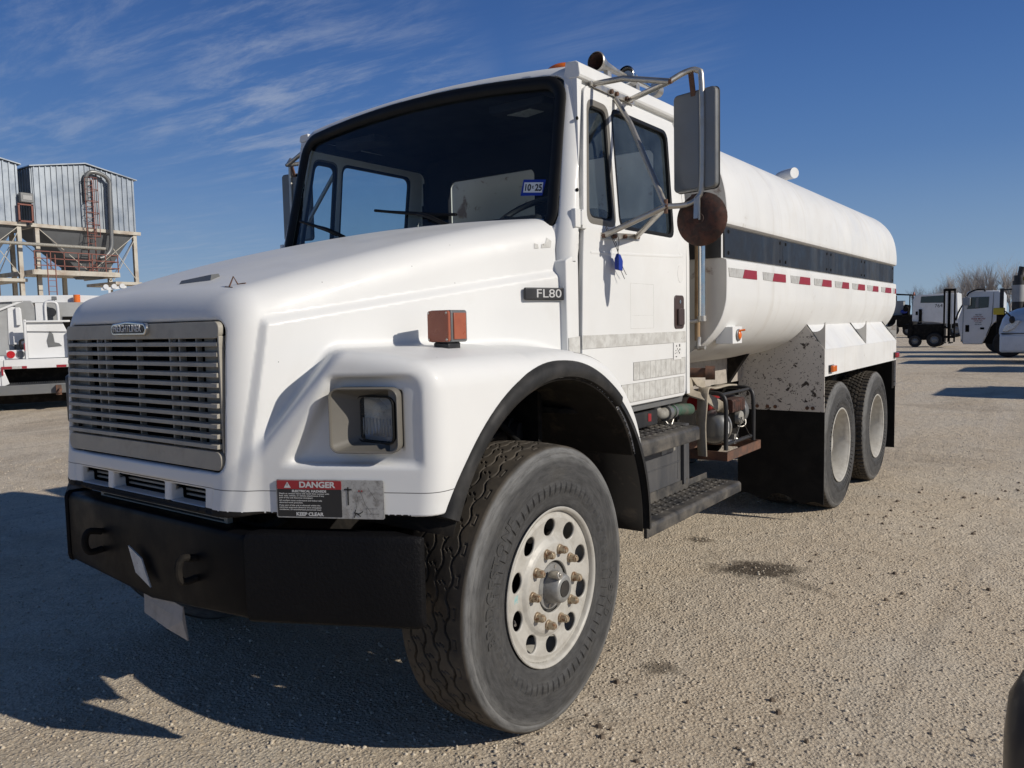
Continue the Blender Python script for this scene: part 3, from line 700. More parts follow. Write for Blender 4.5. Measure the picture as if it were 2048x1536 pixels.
b = MB(); b.prism([(-.09, .735), (.0, .700), (.055, .60), (-.045, .640)], 'y', -.979, -.974); b.build("torn_sticker", m_faint, bumper)
b = MB(); b.box(-.045, .045, -.90, -.6, .60, .86); b.cyl((-.5, -.78, .80), (.5, -.78, .80), .03); b.tube([(.40, -.80, .90), (.46, -.84, .86), (.56, -.84, .86), (.62, -.80, .90)], .02, sub=4)
b.build("bumper_bracket", m_dark, T)

# ---- danger sign across hood and valance
def sg(u, v, w=.006):  # u along the swept plane from its inner edge, v = z
    x = .700 + u * .894; return slant(x, v, w)
def quad_panel(u0, u1, v0, v1, w, r=.004):
    b = MB(); pl = rrect(u0, u1, v0, v1, r); n = len(pl)
    b.add([sg(q[0], q[1], w) for q in pl] + [sg(q[0], q[1], w - .004) for q in pl], [tuple(range(n)), tuple(range(2 * n - 1, n - 1, -1))] + [(i, n + i, n + (i + 1) % n, (i + 1) % n) for i in range(n)]); return b
SZ0, SZ1 = .928, 1.052
sign = quad_panel(.0, .362, SZ0, SZ1, .0075, .006).build("warning_sign", m_signgrey, T)
quad_panel(.004, .222, SZ0 + .004, SZ1 - .031, .0083, .003).build("black_field", m_signblack, sign)
quad_panel(.004, .222, SZ1 - .031, SZ1 - .003, .0086, .003).build("red_field", m_signred, sign)
def st(txt, size, u, v, sx=1., bold=.0003, al='CENTER', mat=None, nm="lettering"):
    add_mesh(nm, text_mesh(txt, size, lambda x, y, z: sg(u + x, v + y, .0092 + z), .0002, bold, al, sx), mat or m_letter, sign, 0)
st("DANGER", .026, .140, SZ1 - .017, 1.15, .0009); st("ELECTRICAL HAZARDS", .0098, .113, SZ1 - .0375, 1.15, .0004)
for k, ln in enumerate(["Death or serious injury will result from contact with", "load, unit, vehicle, or vehicle attachments if any", "part of the unit becomes energized.", "All workers must understand and follow safe", "electrical work practices.", "If any part of the unit is elevated within the", "minimum approach distance of an energized", "conductor, all unauthorized personnel must"]):
    st(ln, .0068, .010, SZ1 - .0455 - k * .0068 - (.002 if k > 2 else 0) - (.002 if k > 4 else 0), 1.18, .0001, 'LEFT')
st("KEEP CLEAR", .0155, .113, SZ0 + .012, 1.1, .0006)
b = MB(); A = [sg(.040, SZ1 - .007, .0094), sg(.028, SZ1 - .027, .0094), sg(.052, SZ1 - .027, .0094)]; b.add(A, [(0, 1, 2)]); b.build("warning_triangle", m_letter, sign, 0)
b = MB(); b.add([sg(.0388, SZ1 - .013, .0098), sg(.0412, SZ1 - .013, .0098), sg(.0406, SZ1 - .021, .0098), sg(.0394, SZ1 - .021, .0098)], [(0, 1, 2, 3)])
def ln(u0, v0, u1, v1, w):
    a = Vector((u0, v0)); c = Vector((u1, v1)); d = (c - a).normalized(); n = Vector((-d.y, d.x)) * w / 2
    b.add([sg(*(a - n), .0092), sg(*(c - n), .0092), sg(*(c + n), .0092), sg(*(a + n), .0092)], [(0, 1, 2, 3)])
ln(.244, .972, .244, 1.030, .0045); ln(.231, 1.022, .257, 1.022, .005)
ln(.262, .948, .280, .944, .004); ln(.268, .946, .262, .932, .003); ln(.270, .946, .284, .936, .003); ln(.264, .946, .268, .958, .003); ln(.280, .944, .292, .953, .003)
for q in ((.284, 1.02, .300, .975), (.300, .975, .322, .945), (.276, 1.0, .270, .96), (.30, .945, .345, .945), (.305, .935, .305, .965), (.325, .935, .325, .965), (.30, .962, .34, .962), (.31, 1.03, .335, .99)): ln(*q, .0009)
b.build("pictogram", m_ink, sign, 0)
b = MB()
for u in (.281, .290): b.add([sg(u + .0028 * math.cos(t), 1.018 + .0028 * math.sin(t), .0094) for t in [k * math.pi / 5 for k in range(10)]], [tuple(range(10))])
b.each("red_dot", m_signred, sign, 0)

# ---- hood top details
def hood_z(x, y):
    lo, hi = 1.2, 2.15
    for _ in range(30):
        mid = (lo + hi) / 2
        if f_hood(np.array(x), np.array(y), np.array(mid)) < 0: lo = mid
        else: hi = mid
    return lo
def on_top(x, y, o=0.): return (x, y, hood_z(x, y) + o)
b = MB(); A = [(.03, -.79), (.19, -.76), (.16, -.70), (.06, -.73)]
b.add([on_top(x, y, .0) for x, y in A] + [on_top(.04, -.785, .012), on_top(.185, -.752, .020), on_top(.16, -.705, .012), on_top(.065, -.735, .008)], [(0, 1, 5, 4), (1, 2, 6, 5), (2, 3, 7, 6), (3, 0, 4, 7), (4, 5, 6, 7)]); b.build("hood_scoop", m_mirrorback, T, 20)
b = MB(); b.tube([on_top(.44, -.885, .001), on_top(.455, -.86, .001), on_top(.46, -.83, .001), on_top(.49, -.82, .001)], .003, 5, sub=2); b.tube([on_top(.43, -.86, .001), on_top(.455, -.862, .001), on_top(.48, -.865, .001)], .0018, 5); b.each("rust_scratch", m_rust, T)
for P_ in ([(.335, 1.853), (.385, 1.858), (.392, 1.885), (.372, 1.900), (.36, 1.875), (.34, 1.870)], [(.300, 1.850), (.322, 1.851), (.320, 1.868), (.303, 1.872)]):
    b = MB(); b.add([(hood_x(q[0], q[1]) + .0022, q[0], q[1]) for q in P_], [tuple(range(len(P_)))]); b.build("sticker_residue", m_faint, T, 0)
b = MB(); P_ = [(.25, 1.415), (.33, 1.398), (.40, 1.372), (.44, 1.352)]
b.tube([(hood_x(q[0], q[1]) + .0005, q[0], q[1]) for q in P_], .0022, 5, sub=3); b.build("fender_scratch", m_faintline, T)

# ================================================================== cab
def xs(z): return 1.0 - .0915 * np.clip(np.asarray(z, float) - 1.95, 0, 1)
def ywin(x, z): return .44 + .24 * (np.maximum(z, 1.86) - 1.95) - .05 * (1 - (np.abs(x) / .95) ** 2)
def roofz(x, y): return 2.700 + .048 * (1 - (np.abs(x) / .95) ** 2) - .02 * ((y - 1.1) / .6) ** 2
def cab_out(x, y, z, off=0.):
    ax = np.abs(x)
    a = smax(ax - xs(z) + .012, z - roofz(x, y), .06)
    a = smax(a, ywin(x, z) + .06 * sstep(1.80 - z, 0, .05) - .012 - y, .10); a = smax(a, y - 1.675, .04)
    return np.maximum(a, 1.13 - z) + off
def wcr(x, z): return .055 * (1 - (np.abs(x) / .9) ** 2) * np.clip((z - 2.1) / .5, 0, 1)
SIDEWIN = [[(.600, 2.03), (.875, 2.03), (.885, 2.52), (.70, 2.525)], [(.915, 2.03), (1.49, 2.03), (1.50, 2.54), (.935, 2.54)]]
def boxy(a, a0, a1, b_, b0, b1, r=.05):
    u = np.abs(a - (a0 + a1) / 2) - (a1 - a0) / 2 + r; w = np.abs(b_ - (b0 + b1) / 2) - (b1 - b0) / 2 + r
    return np.sqrt(np.maximum(u, 0) ** 2 + np.maximum(w, 0) ** 2) + np.minimum(np.maximum(u, w), 0) - r
def f_cab(x, y, z):
    ax = np.abs(x); o = cab_out(x, y, z)
    f = smax(o, -(o + .045), .006)
    wn_ = boxy(ax / (1.0 - .055 * (z - 1.95)), -.93, .93, z - wcr(x, z), 1.93, 2.630, .07)
    f = smax(f, -np.maximum(wn_, y - .80), .010)
    dr = boxy(y + .14 * np.clip(z - 1.95, -1, 1) * -1 * np.clip((1.0 - y) / .5, 0, 1), .54, 1.61, z, 1.16, 2.575, .05)
    f = smax(f, -np.maximum(dr, .80 - ax), .006)
    bw = np.minimum(boxy(x, -.71, -.01, z, 2.13, 2.50, .04), boxy(x, .12, .80, z, 2.13, 2.50, .04))
    return smax(f, -np.maximum(bw, 1.4 - y), .006)
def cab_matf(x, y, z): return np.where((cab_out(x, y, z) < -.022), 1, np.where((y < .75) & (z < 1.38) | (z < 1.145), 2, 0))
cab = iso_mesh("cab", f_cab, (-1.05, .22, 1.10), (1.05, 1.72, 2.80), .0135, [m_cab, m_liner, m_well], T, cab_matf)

# weatherstrip + windshield
wpath = []
wp_ = [(q[0], q[1]) for q in rrect(-.905, .905, 1.935, 2.605, .085, 8)]; wp_ = [wp_[i] if t == 0 else tuple(Vector(wp_[i]).lerp(Vector(wp_[(i + 1) % len(wp_)]), t)) for i in range(len(wp_)) for t in ((0, .1, .2, .3, .4, .5, .6, .7, .8, .9) if (Vector(wp_[i]) - Vector(wp_[(i + 1) % len(wp_)])).length > .3 else (0,))]
for q in wp_:
    x = q[0] * (1.0 - .055 * (q[1] - 1.95)); zz = q[1] + float(wcr(x, q[1])); wpath.append((x, float(ywin(x, zz)) - .002, zz))
b = MB(); b.tube(wpath, .030, 10, closed=True, flat=.55); gasket = b.build("windshield_seal", m_seal, cab, 60)
b = MB(); nu, nv = 24, 12; vs = []
for i in range(nu + 1):
    for j in range(nv + 1):
        z = 1.92 + .70 * j / nv; x = (-1 + 2 * i / nu) * .91 * (1 - .055 * (z - 1.95)); zz = z + float(wcr(x, z)); vs.append((x, float(ywin(x, zz)) + .012, zz))
b.add(vs, [(i * (nv + 1) + j, (i + 1) * (nv + 1) + j, (i + 1) * (nv + 1) + j + 1, i * (nv + 1) + j + 1) for i in range(nu) for j in range(nv)]); b.build("windshield", m_windshield, cab, 180)
# inspection sticker on the glass
b = MB(); b.add([(x, float(ywin(x, z)) + .008, z) for x, z in ((.722, 2.108), (.835, 2.098), (.845, 2.168), (.728, 2.182))], [(0, 1, 2, 3)]); ist = b.build("inspection_sticker", m_blue, cab, 0)
def stk(u, v, w): x = .784 + u; z = 2.1385 + v - .11 * u; return (x, float(ywin(x, z)) + .0065 - w, z)
b = MB(); b.add([stk(-.049, -.022, 0), stk(.049, -.022, 0), stk(.049, .024, 0), stk(-.049, .024, 0)], [(0, 1, 2, 3)]); b.build("sticker_field", m_white, ist, 0)
add_mesh("lettering", text_mesh("10  25", .042, lambda x, y, z: stk(x, y - .001, .0008), .0001, .0012, sx=.88), m_ink, ist, 0)
add_mesh("small_lettering", text_mesh("c", .024, lambda x, y, z: stk(x - .001, y + .004, .0008), .0001, .0006), m_ink, ist, 0)
# wipers
for pv, a, bb, kn in (((.35, 2.005), (-.165, 2.13), (.386, 2.054), (.16, 2.077)), ((-.37, 2.01), (-.806, 2.14), (-.45, 2.03), (-.60, 2.085))):
    def wp(q, o): return (q[0], float(ywin(q[0], q[1])) - o, q[1])
    b = MB(); b.tube([wp(pv, .02), wp(((pv[0] + kn[0]) / 2, (pv[1] + kn[1]) / 2 + .01), .045), wp(kn, .03)], .010, 8, sub=3); w_ = b.build("wiper", m_seal, cab)
    b = MB(); b.tube([wp(a, .012), wp(kn, .018), wp(bb, .012)], .008, 6, sub=4); b.tube([wp(a, .006), wp(((a[0] + bb[0]) / 2, (a[1] + bb[1]) / 2), .004), wp(bb, .006)], .005, 6); b.build("wiper_blade", m_seal, w_)

# A pillar covers with drilled holes, rain gutter rail, rear strip
for sx in (1, -1):
    b = MB(); n = 14; vs = []
    for i in range(n + 1):
        z = 1.80 + (2.62 - 1.80) * i / n; x = float(xs(z)); y0 = float(ywin(.95, z))
        y1 = .535 + .14 * max(0, z - 1.95)
        for dx, y in ((-.058, y0 - .006), (-.050, y0 - .008), (-.010, y0 + .020), (.004, y0 + .042), (.004, min(y1 - .028, y0 + .060)), (-.03, min(y1 - .022, y0 + .06))): vs.append((sx * (x + dx), y, z))
    K = 6; b.add(vs, [(i * K + k, i * K + k + 1, (i + 1) * K + k + 1, (i + 1) * K + k) for i in range(n) for k in range(K - 1)]); pil = b.build("a_pillar", m_cab, cab, 50)
    b = MB()
    for z in (2.43, 2.11): b.cyl((sx * (float(xs(z)) + .001), .515 + .17 * (z - 2.1), z), (sx * (float(xs(z)) + .006), .515 + .17 * (z - 2.1), z), .008, n=10)
    b.each("screw_hole", m_void, pil)
    # cowl side panel between hood and door
    b = MB(); b.prism(rpoly([(.405, 1.39), (.50, 1.39), (.50, 1.84), (.40, 1.80)], .012), 'x', *sorted((sx * .928, sx * .998))); b.build("cowl_panel", m_cab, cab, 35, .004)
    b = MB(); b.prism([(.50, 1.40), (.50, 1.475), (.41, 1.47), (.41, 1.41)], 'x', *sorted((sx * .999, sx * 1.002))); b.build("reflective_strip", m_faint, cab)
    # roof rail: a channel lip over the door
    b = MB(); n = 10; vs = []
    for i in range(n + 1):
        y = .60 + 1.05 * i / n; zz = 2.628 + .012 * i / n
        for dx, dz in ((-.06, -.010), (.018, -.012), (.024, 0), (.018, .050), (.004, .060), (-.05, .064)): vs.append((sx * (.935 + dx), y, zz + dz * (1 if sx > 0 else .55)))
    K = 6; b.add(vs, [(i * K + k, i * K + (k + 1) % K, (i + 1) * K + (k + 1) % K, (i + 1) * K + k) for i in range(n) for k in range(K)] + [tuple(range(K)), tuple(range(n * K + K - 1, n * K - 1, -1))])
    b.build("roof_rail", m_cab, cab, 30, .003)

# doors
DOOR = rpoly([(.515, 1.235), (.86, 1.152), (.93, 1.128), (1.605, 1.128), (1.625, 1.95), (1.60, 2.603), (.665, 2.598), (.545, 1.95)], [.02, .03, .03, .03, .3, .05, .05, .2])
VENT = rpoly([(.572, 1.972), (.843, 1.972), (.868, 2.545), (.672, 2.545)], .055); MAINW = rpoly([(.872, 1.972), (1.478, 1.972), (1.506, 2.545), (.888, 2.545)], .06)
def shrink(pl, k):
    cx = sum(q[0] for q in pl) / len(pl); cy = sum(q[1] for q in pl) / len(pl); w = max(abs(q[0] - cx) for q in pl); h = max(abs(q[1] - cy) for q in pl)
    return [(cx + (q[0] - cx) * (1 - k / w), cy + (q[1] - cy) * (1 - k / h)) for q in pl]
for sx in (1, -1):
    def dmap(u, v, w): return Vector((sx * (float(xs(v)) + w - .010 - .004 * max(0, 1.42 - v)), u, v))
    door = add_mesh("door", panel_mesh(DOOR, [VENT, MAINW], .026, .005, dmap, [((0, 1.95, 0), (0, 1, 0)), ((0, 1.42, 0), (0, 1, 0))]), m_cab, T, 40)
    # pressed ridge below the windows and step along the belt
    b = MB(); pl = [(.60, 1.845), (1.50, 1.88), (1.53, 1.90), (1.545, 1.96)]
    b.tube([(sx * (float(xs(q[1])) - .015), q[0], q[1]) for q in pl], .020, 12, sub=6); b.build("pressed_ridge", m_cab, door, 60)
    b = MB(); b.prism([(.512, 1.418), (1.612, 1.418), (1.612, 1.478), (.512, 1.478)], 'x', *sorted((sx * 1.002, sx * 1.0065))); b.build("belt_strip", m_faint, door, 35, .001)
    for pl, nm in ((VENT, "vent_window"), (MAINW, "door_window")):
        gasketm = add_mesh("window_seal", panel_mesh(pl, [shrink(pl, .026 if nm == "vent_window" else .016)], .022, .004, lambda u, v, w: Vector((sx * (float(xs(v)) + w - .008), u, v))), m_seal if nm == 'door_window' else m_trimgrey, door, 40)
        if nm == "vent_window": add_mesh("inner_seal", panel_mesh(shrink(pl, .018), [shrink(pl, .036)], .02, .003, lambda u, v, w: Vector((sx * (float(xs(v)) + w - .012), u, v))), m_seal, door, 40)
        sp = shrink(pl, .010); b = MB(); b.add([(sx * (float(xs(q[1])) - .014), q[0], q[1]) for q in sp], [tuple(range(len(sp)))]); b.build(nm, m_sideglass, door, 0)
    # hinges
    for z in (1.985,):
        b = MB(); b.box(*sorted((sx * .985, sx * 1.008)), .468, .512, z - .04, z + .04); b.box(*sorted((sx * .985, sx * 1.010)), .522, .556, z - .042, z + .040); b.cyl((sx * 1.008, .517, z - .03), (sx * 1.008, .517, z + .03), .008); b.build("door_hinge", m_cab, door, 35, .003)
    b = MB(); b.prism(rrect(1.462, 1.582, 1.492, 1.672, .022), 'x', *sorted((sx * 1.002, sx * 1.008))); h = b.build("door_handle", m_brownplastic, door, 35, .003)
    b = MB(); b.prism(rrect(1.488, 1.560, 1.512, 1.600, .008), 'x', *sorted((sx * 1.006, sx * 1.022))); b.build("handle_grip", m_brownplastic, h, 35, .004)
    b = MB(); b.cyl((sx * 1.005, 1.524, 1.638), (sx * 1.012, 1.524, 1.638), .010); b.build("key_lock", m_chrome, h)
    b = MB()
    for y0, y1, z0, z1 in ((.97, 1.22, 1.720, 1.7215), (.97, 1.22, 1.500, 1.5015), (.97, .9715, 1.50, 1.72), (1.2185, 1.22, 1.50, 1.72), (.98, 1.21, 1.565, 1.566)): b.box(*sorted((sx * 1.002, sx * 1.0033)), y0, y1, z0, z1)
    b.build("sign_ghost_outline", m_faint, door, 0)
    # remains of reflective tape: two rows of blocks
    b = MB()
    for k in range(10):
        y0 = .995 + k * .0605; b.prism([(y0, 1.247), (y0 + .058, 1.247), (y0 + .058, 1.335), (y0, 1.335)], 'x', *sorted((sx * 1.001, sx * 1.0045)))
    for k in range(12):
        y0 = .870 + k * .0595; b.prism([(y0, 1.143 + .0), (y0 + .057, 1.143), (y0 + .057, 1.232), (y0, 1.232)], 'x', *sorted((sx * 1.001, sx * 1.0045)))
    b.build("old_tape", m_faint, door)
    b = MB()
    for z0, z1, ys in ((1.247, 1.335, [.9935 + k * .0605 for k in range(11)]), (1.143, 1.232, [.8685 + k * .0595 for k in range(13)])):
        for y0 in ys: b.box(*sorted((sx * 1.002, sx * 1.0050)), y0 - .0011, y0 + .0011, z0, z1)
        for z in (z0, z1): b.box(*sorted((sx * 1.002, sx * 1.0050)), ys[0], ys[-1], z - .0009, z + .0009)
    b.build("tape_edges", m_faintline, door)
    b = MB(); b.cyl((sx * .999, 1.545, 1.79), (sx * 1.0042, 1.545, 1.79), .036, n=32, sq=1.4); b.build("round_patch", m_white, door)
b = MB(); b.prism(rrect(1.447, 1.545, 1.327, 1.418, .003), 'x', 1.005, 1.0075); stc = b.build("inventory_sticker", m_white, T)
b = MB()
for y, z, w, h in ((1.478, 1.395, .008, .010), (1.490, 1.380, .006, .008), (1.470, 1.372, .007, .007), (1.500, 1.368, .006, .010), (1.483, 1.360, .005, .006), (1.462, 1.358, .006, .006), (1.515, 1.395, .012, .014), (1.518, 1.375, .010, .010), (1.512, 1.358, .010, .009), (1.470, 1.340, .016, .005)):
    b.prism([(y, z), (y + w, z), (y + w, z + h), (y, z + h)], 'x', 1.0075, 1.0082)
b.build("sticker_marks", m_ink, stc, 0)
# rear corner strip and sill
for sx in (1, -1):
    b = MB(); vs = []; n = 12
    for i in range(n + 1):
        z = 1.13 + 1.50 * i / n; x = float(xs(z)); dy = -.02 * max(0, (z - 1.95))
        for dx, y in ((-.02, 1.630 + dy), (.001, 1.632 + dy), (.001, 1.668 + dy), (-.012, 1.684 + dy), (-.04, 1.69 + dy)): vs.append((sx * (x + dx), y, z))
    K = 5; b.add(vs, [(i * K + k, i * K + k + 1, (i + 1) * K + k + 1, (i + 1) * K + k) for i in range(n) for k in range(K - 1)]); b.build("rear_corner", m_cab, cab, 50)
    b = MB(); b.prism([(.80, 1.125), (1.64, 1.125), (1.62, 1.085), (.93, 1.085)], 'x', *sorted((sx * .93, sx * .975))); b.build("door_sill", m_mirrorback, cab, 35, .003)
# interior
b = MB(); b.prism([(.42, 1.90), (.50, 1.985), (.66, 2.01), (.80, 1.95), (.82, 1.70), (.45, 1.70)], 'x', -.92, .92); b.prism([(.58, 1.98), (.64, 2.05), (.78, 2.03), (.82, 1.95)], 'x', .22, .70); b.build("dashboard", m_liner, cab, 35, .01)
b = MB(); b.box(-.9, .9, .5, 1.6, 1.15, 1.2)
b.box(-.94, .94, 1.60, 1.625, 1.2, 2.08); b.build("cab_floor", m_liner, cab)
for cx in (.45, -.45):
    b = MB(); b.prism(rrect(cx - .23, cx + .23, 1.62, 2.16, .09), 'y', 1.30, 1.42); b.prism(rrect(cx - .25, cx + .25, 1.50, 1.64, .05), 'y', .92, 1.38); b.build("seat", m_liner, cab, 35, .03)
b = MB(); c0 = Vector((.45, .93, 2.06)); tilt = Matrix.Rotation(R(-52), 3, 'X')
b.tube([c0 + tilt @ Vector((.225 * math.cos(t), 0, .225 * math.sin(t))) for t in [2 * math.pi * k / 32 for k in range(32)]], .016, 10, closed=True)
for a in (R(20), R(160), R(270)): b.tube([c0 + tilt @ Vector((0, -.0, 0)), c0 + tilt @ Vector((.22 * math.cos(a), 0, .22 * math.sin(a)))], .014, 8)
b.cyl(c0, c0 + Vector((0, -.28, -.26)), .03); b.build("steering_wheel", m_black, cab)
b = MB(); b.prism(rrect(.40, .72, 2.56, 2.60, .01), 'y', .66, .80); b.box(-.72, -.40, .66, .80, 2.56, 2.60); b.build("sun_visor", m_liner, cab, 35, .008)
b = MB(); b.prism([(.47, .72), (.62, .70), (.645, .78), (.52, .81)], 'z', 2.555, 2.558); b.build("visor_label", m_signgrey, cab)
# roof marker lamps
for xx in (.80,):
    b = MB(); b.ball((xx, .70, float(roofz(xx, .70)) - .006), .07, 1.1, .7, .42); b.build("roof_marker_lamp", m_orange, cab, 60)
# air horns
for x0, y0 in ((.79, 1.03), (.79, 1.34)):
    z0 = 2.824 + (.008 if y0 > 1.2 else 0); b = MB()
    b.lathe([(0, .045), (.006, .050), (.02, .045), (.05, .036), (.10, .024), (.2, .016), (.33, .012)], (x0, y0, z0), 'y', 28)
    hn = b.build("air_horn", m_chrome if y0 > 1.2 else m_steel, cab, 60)
    b = MB(); b.lathe([(.012, .043), (.03, .033), (.08, .02), (.12, .002)], (x0, y0, z0), 'y', 24); b.build("horn_throat", m_rustdisc if y0 < 1.2 else m_steel, hn, 60)
    b = MB(); b.box(x0 - .012, x0 + .012, y0 + .10, y0 + .14, float(roofz(x0, 1.2)) - .02, z0 - .02); b.cyl((x0, y0 + .33, z0), (x0, y0 + .39, z0), .035); b.each("horn_bracket", m_steel, hn)

# ---- mirrors on tubular brackets
for sx in (1, -1):
    def p3(x, y, z): return Vector((sx * (x if sx > 0 or x < 1.1 else 1.1 + (x - 1.1) * .70), y, z))
    j = p3(1.32, .74, 2.555); k = p3(1.30, .74, 2.03)
    b = MB(); b.tube([p3(.945, .735, 2.615), p3(1.10, .74, 2.612), j], .013, 10); b.tube([p3(.945, 1.075, 2.615), j], .013, 10)
    b.tube([j, p3(1.37, .79, 2.595), p3(1.415, .815, 2.60), p3(1.432, .82, 2.54), p3(1.432, .82, 2.14), p3(1.415, .815, 2.065), p3(1.37, .79, 2.035), k], .0125, 12, sub=4)
    b.tube([p3(.955, .93, 2.59), p3(1.05, .90, 2.45), k], .013, 10)
    b.tube([p3(1.005, .705, 1.925), k], .013, 10); b.tube([p3(1.005, 1.03, 1.945), k], .013, 10)
    br = b.build("mirror_bracket", m_steel, T, 50)
    b = MB()
    b.add([p3(.950, .70, 2.60), p3(.950, 1.12, 2.60), p3(.950, 1.12, 2.635), p3(.950, .70, 2.635), p3(.956, .70, 2.60), p3(.956, 1.12, 2.60), p3(.956, 1.12, 2.635), p3(.956, .70, 2.635)], [(0, 1, 2, 3), (7, 6, 5, 4), (0, 4, 5, 1), (1, 5, 6, 2), (2, 6, 7, 3), (3, 7, 4, 0)])
    b.add([p3(1.0, .69, 1.91), p3(1.0, 1.06, 1.93), p3(1.0, 1.06, 1.962), p3(1.0, .69, 1.94), p3(1.008, .69, 1.91), p3(1.008, 1.06, 1.93), p3(1.008, 1.06, 1.962), p3(1.008, .69, 1.94)], [(0, 1, 2, 3), (7, 6, 5, 4), (0, 4, 5, 1), (1, 5, 6, 2), (2, 6, 7, 3), (3, 7, 4, 0)])
    b.each("mirror_mount", m_steel, br)
    b = MB()
    for q in (p3(.955, .735, 2.612), p3(.955, 1.075, 2.612), p3(.957, .88, 2.612), p3(.957, .93, 2.612), p3(.957, 1.03, 2.612), p3(1.01, .70, 1.925), p3(1.01, 1.03, 1.945), p3(1.01, .80, 1.93), p3(1.01, .90, 1.937), j, k): b.cyl(q - Vector((sx * .006, 0, 0)), q + Vector((sx * .012, 0, 0)), .011, n=6)
    b.beam(p3(1.39, .80, 2.60), p3(1.39, .83, 2.50), .022, .008); b.beam(p3(1.39, .80, 2.04), p3(1.39, .83, 2.08), .02, .008)
    b.cyl(k + Vector((0, 0, -.03)), k + Vector((0, 0, .03)), .009, n=8); b.each("mirror_bolt", m_rust, br)
    rot = Matrix.Rotation(R(-12 * sx), 3, 'Z')
    def mir(pl, y0, y1, cx=1.395, cy=.85, cz=2.312, sxx=1):
        b = MB(); n = len(pl); vs = [rot @ Vector((q[0], y, q[1])) + p3(cx, cy, cz) for y in (y0, y1) for q in pl]
        b.add(vs, [tuple(range(n)), tuple(range(2 * n - 1, n - 1, -1))] + [(i, n + i, n + (i + 1) % n, (i + 1) % n) for i in range(n)]); return b
    mh = mir(rrect(-.110, .108, -.212, .212, .022), -.018, .018).build("mirror", m_mirrorback, br, 35, .006)
    mir(rrect(-.113, .111, -.215, .215, .024), .006, .014).build("mirror_rim", m_black, mh, 35, .002)
    mir(rrect(-.094, .094, -.203, .203, .018), .018, .0195).build("mirror_glass", m_chrome, mh)
    b = MB(); fx = [(-.100, -.018), (-.060, -.022), (.022, -.023), (.028, -.020), (.100, -.018)]
    b.add([rot @ Vector((q[0], q[1], z)) + p3(1.395, .85, 2.312) for z in (-.202, .202) for q in fx], [(i, i + 1, i + 6, i + 5) for i in range(4)] + [(0, 1, 2, 3, 4), (9, 8, 7, 6, 5)]); b.build("mirror_back_panel", m_mirrorback, mh, 20)
    b = MB(); b.lathe([(-.030, .0), (-.028, .03), (-.020, .075), (-.004, .113), (.004, .116), (.008, .112), (.009, 0)], p3(1.425, .83, 1.972), 'y', 40); b.lathe([(-.034, 0), (-.034, .022), (-.026, .024)], p3(1.425, .83, 1.972), 'y', 20)
    rd = b.build("round_mirror", m_rustdisc, br, 50)
    b = MB(); b.beam(p3(1.415, .80, 2.06), p3(1.415, .793, 1.972), .02, .006); b.beam(p3(1.43, .795, 2.07), p3(1.432, .79, 1.965), .006, .006); b.build("round_mirror_stem", m_steel, rd)

# ---- vertical tube behind the cab
b = MB(); b.cyl((1.035, 1.76, 1.545), (1.035, 1.76, 2.12), .021, n=20); pp = b.build("vent_tube", m_chrome, T)
b = MB(); b.cyl((1.035, 1.76, 1.53), (1.035, 1.76, 1.56), .026, n=16); b.tube([(1.035, 1.76, 1.54), (.99, 1.745, 1.53), (.96, 1.73, 1.535), (.945, 1.72, 1.57)], .012, sub=3); b.build("tube_bracket", m_steel, pp)
b = MB(); b.cyl((.99, 1.80, 1.42), (.995, 1.80, 2.15), .016, n=14); b.build("rusty_tube", M("tan_tube", (.32, .22, .12), .6, 0, (.15, .07, .03), .7, 12), pp)
b = MB(); b.tube([(1.0, 1.80, 1.44), (1.0, 1.79, 1.40), (1.01, 1.78, 1.37)], .013, sub=3); b.cyl((.98, 1.79, 1.38), (1.05, 1.77, 1.38), .010); b.build("drain_cock", m_steel, pp)

# ================================================================== tank
prof = [(0, 2.745), (.25, 2.735), (.5, 2.705), (.7, 2.665), (.86, 2.61), (.97, 2.545), (1.05, 2.465), (1.105, 2.375), (1.137, 2.27), (1.150, 2.17), (1.152, 2.085)]
prof2 = [(1.150, 1.862), (1.150, 1.70), (1.143, 1.625), (1.118, 1.545), (1.07, 1.465), (1.0, 1.395), (.90, 1.335), (.76, 1.285), (.58, 1.245), (.35, 1.215), (0, 1.205)]
TY0, TY1 = 1.84, 6.60
def dens(pl, k=4):
    out = []; P = [Vector(q) for q in pl]; L = len(P)
    for i in range(L - 1):
        p0, p1, p2, p3 = P[max(i - 1, 0)], P[i], P[i + 1], P[min(i + 2, L - 1)]
        for j in range(k):
            t = j / k; q = .5 * ((2 * p1) + (p2 - p0) * t + (2 * p0 - 5 * p1 + 4 * p2 - p3) * t * t + (3 * p1 - p0 - 3 * p2 + p3) * t ** 3); out.append((q.x, q.y))
    return out + [tuple(pl[-1])]
half = dens(prof) + [(1.148, 2.073), (1.135, 2.066), (1.118, 2.060), (1.118, 1.885), (1.135, 1.879), (1.148, 1.873)] + dens(prof2)
full = half + [(-q[0], q[1]) for q in reversed(half[1:-1])]
b = MB(); n = len(full); ys = [TY0, TY0 + .004, 3.0, 4.2, 5.4, TY1 - .004, TY1]
vs = [(q[0] * (1 if 0 < k < 6 else .997), y, 1.97 + (q[1] - 1.97) * (1 if 0 < k < 6 else .997)) for k, y in enumerate(ys) for q in full]
b.add(vs, [(k * n + i, (k + 1) * n + i, (k + 1) * n + (i + 1) % n, k * n + (i + 1) % n) for k in range(6) for i in range(n)])
tank = b.build("tank", m_tank, T, 28)
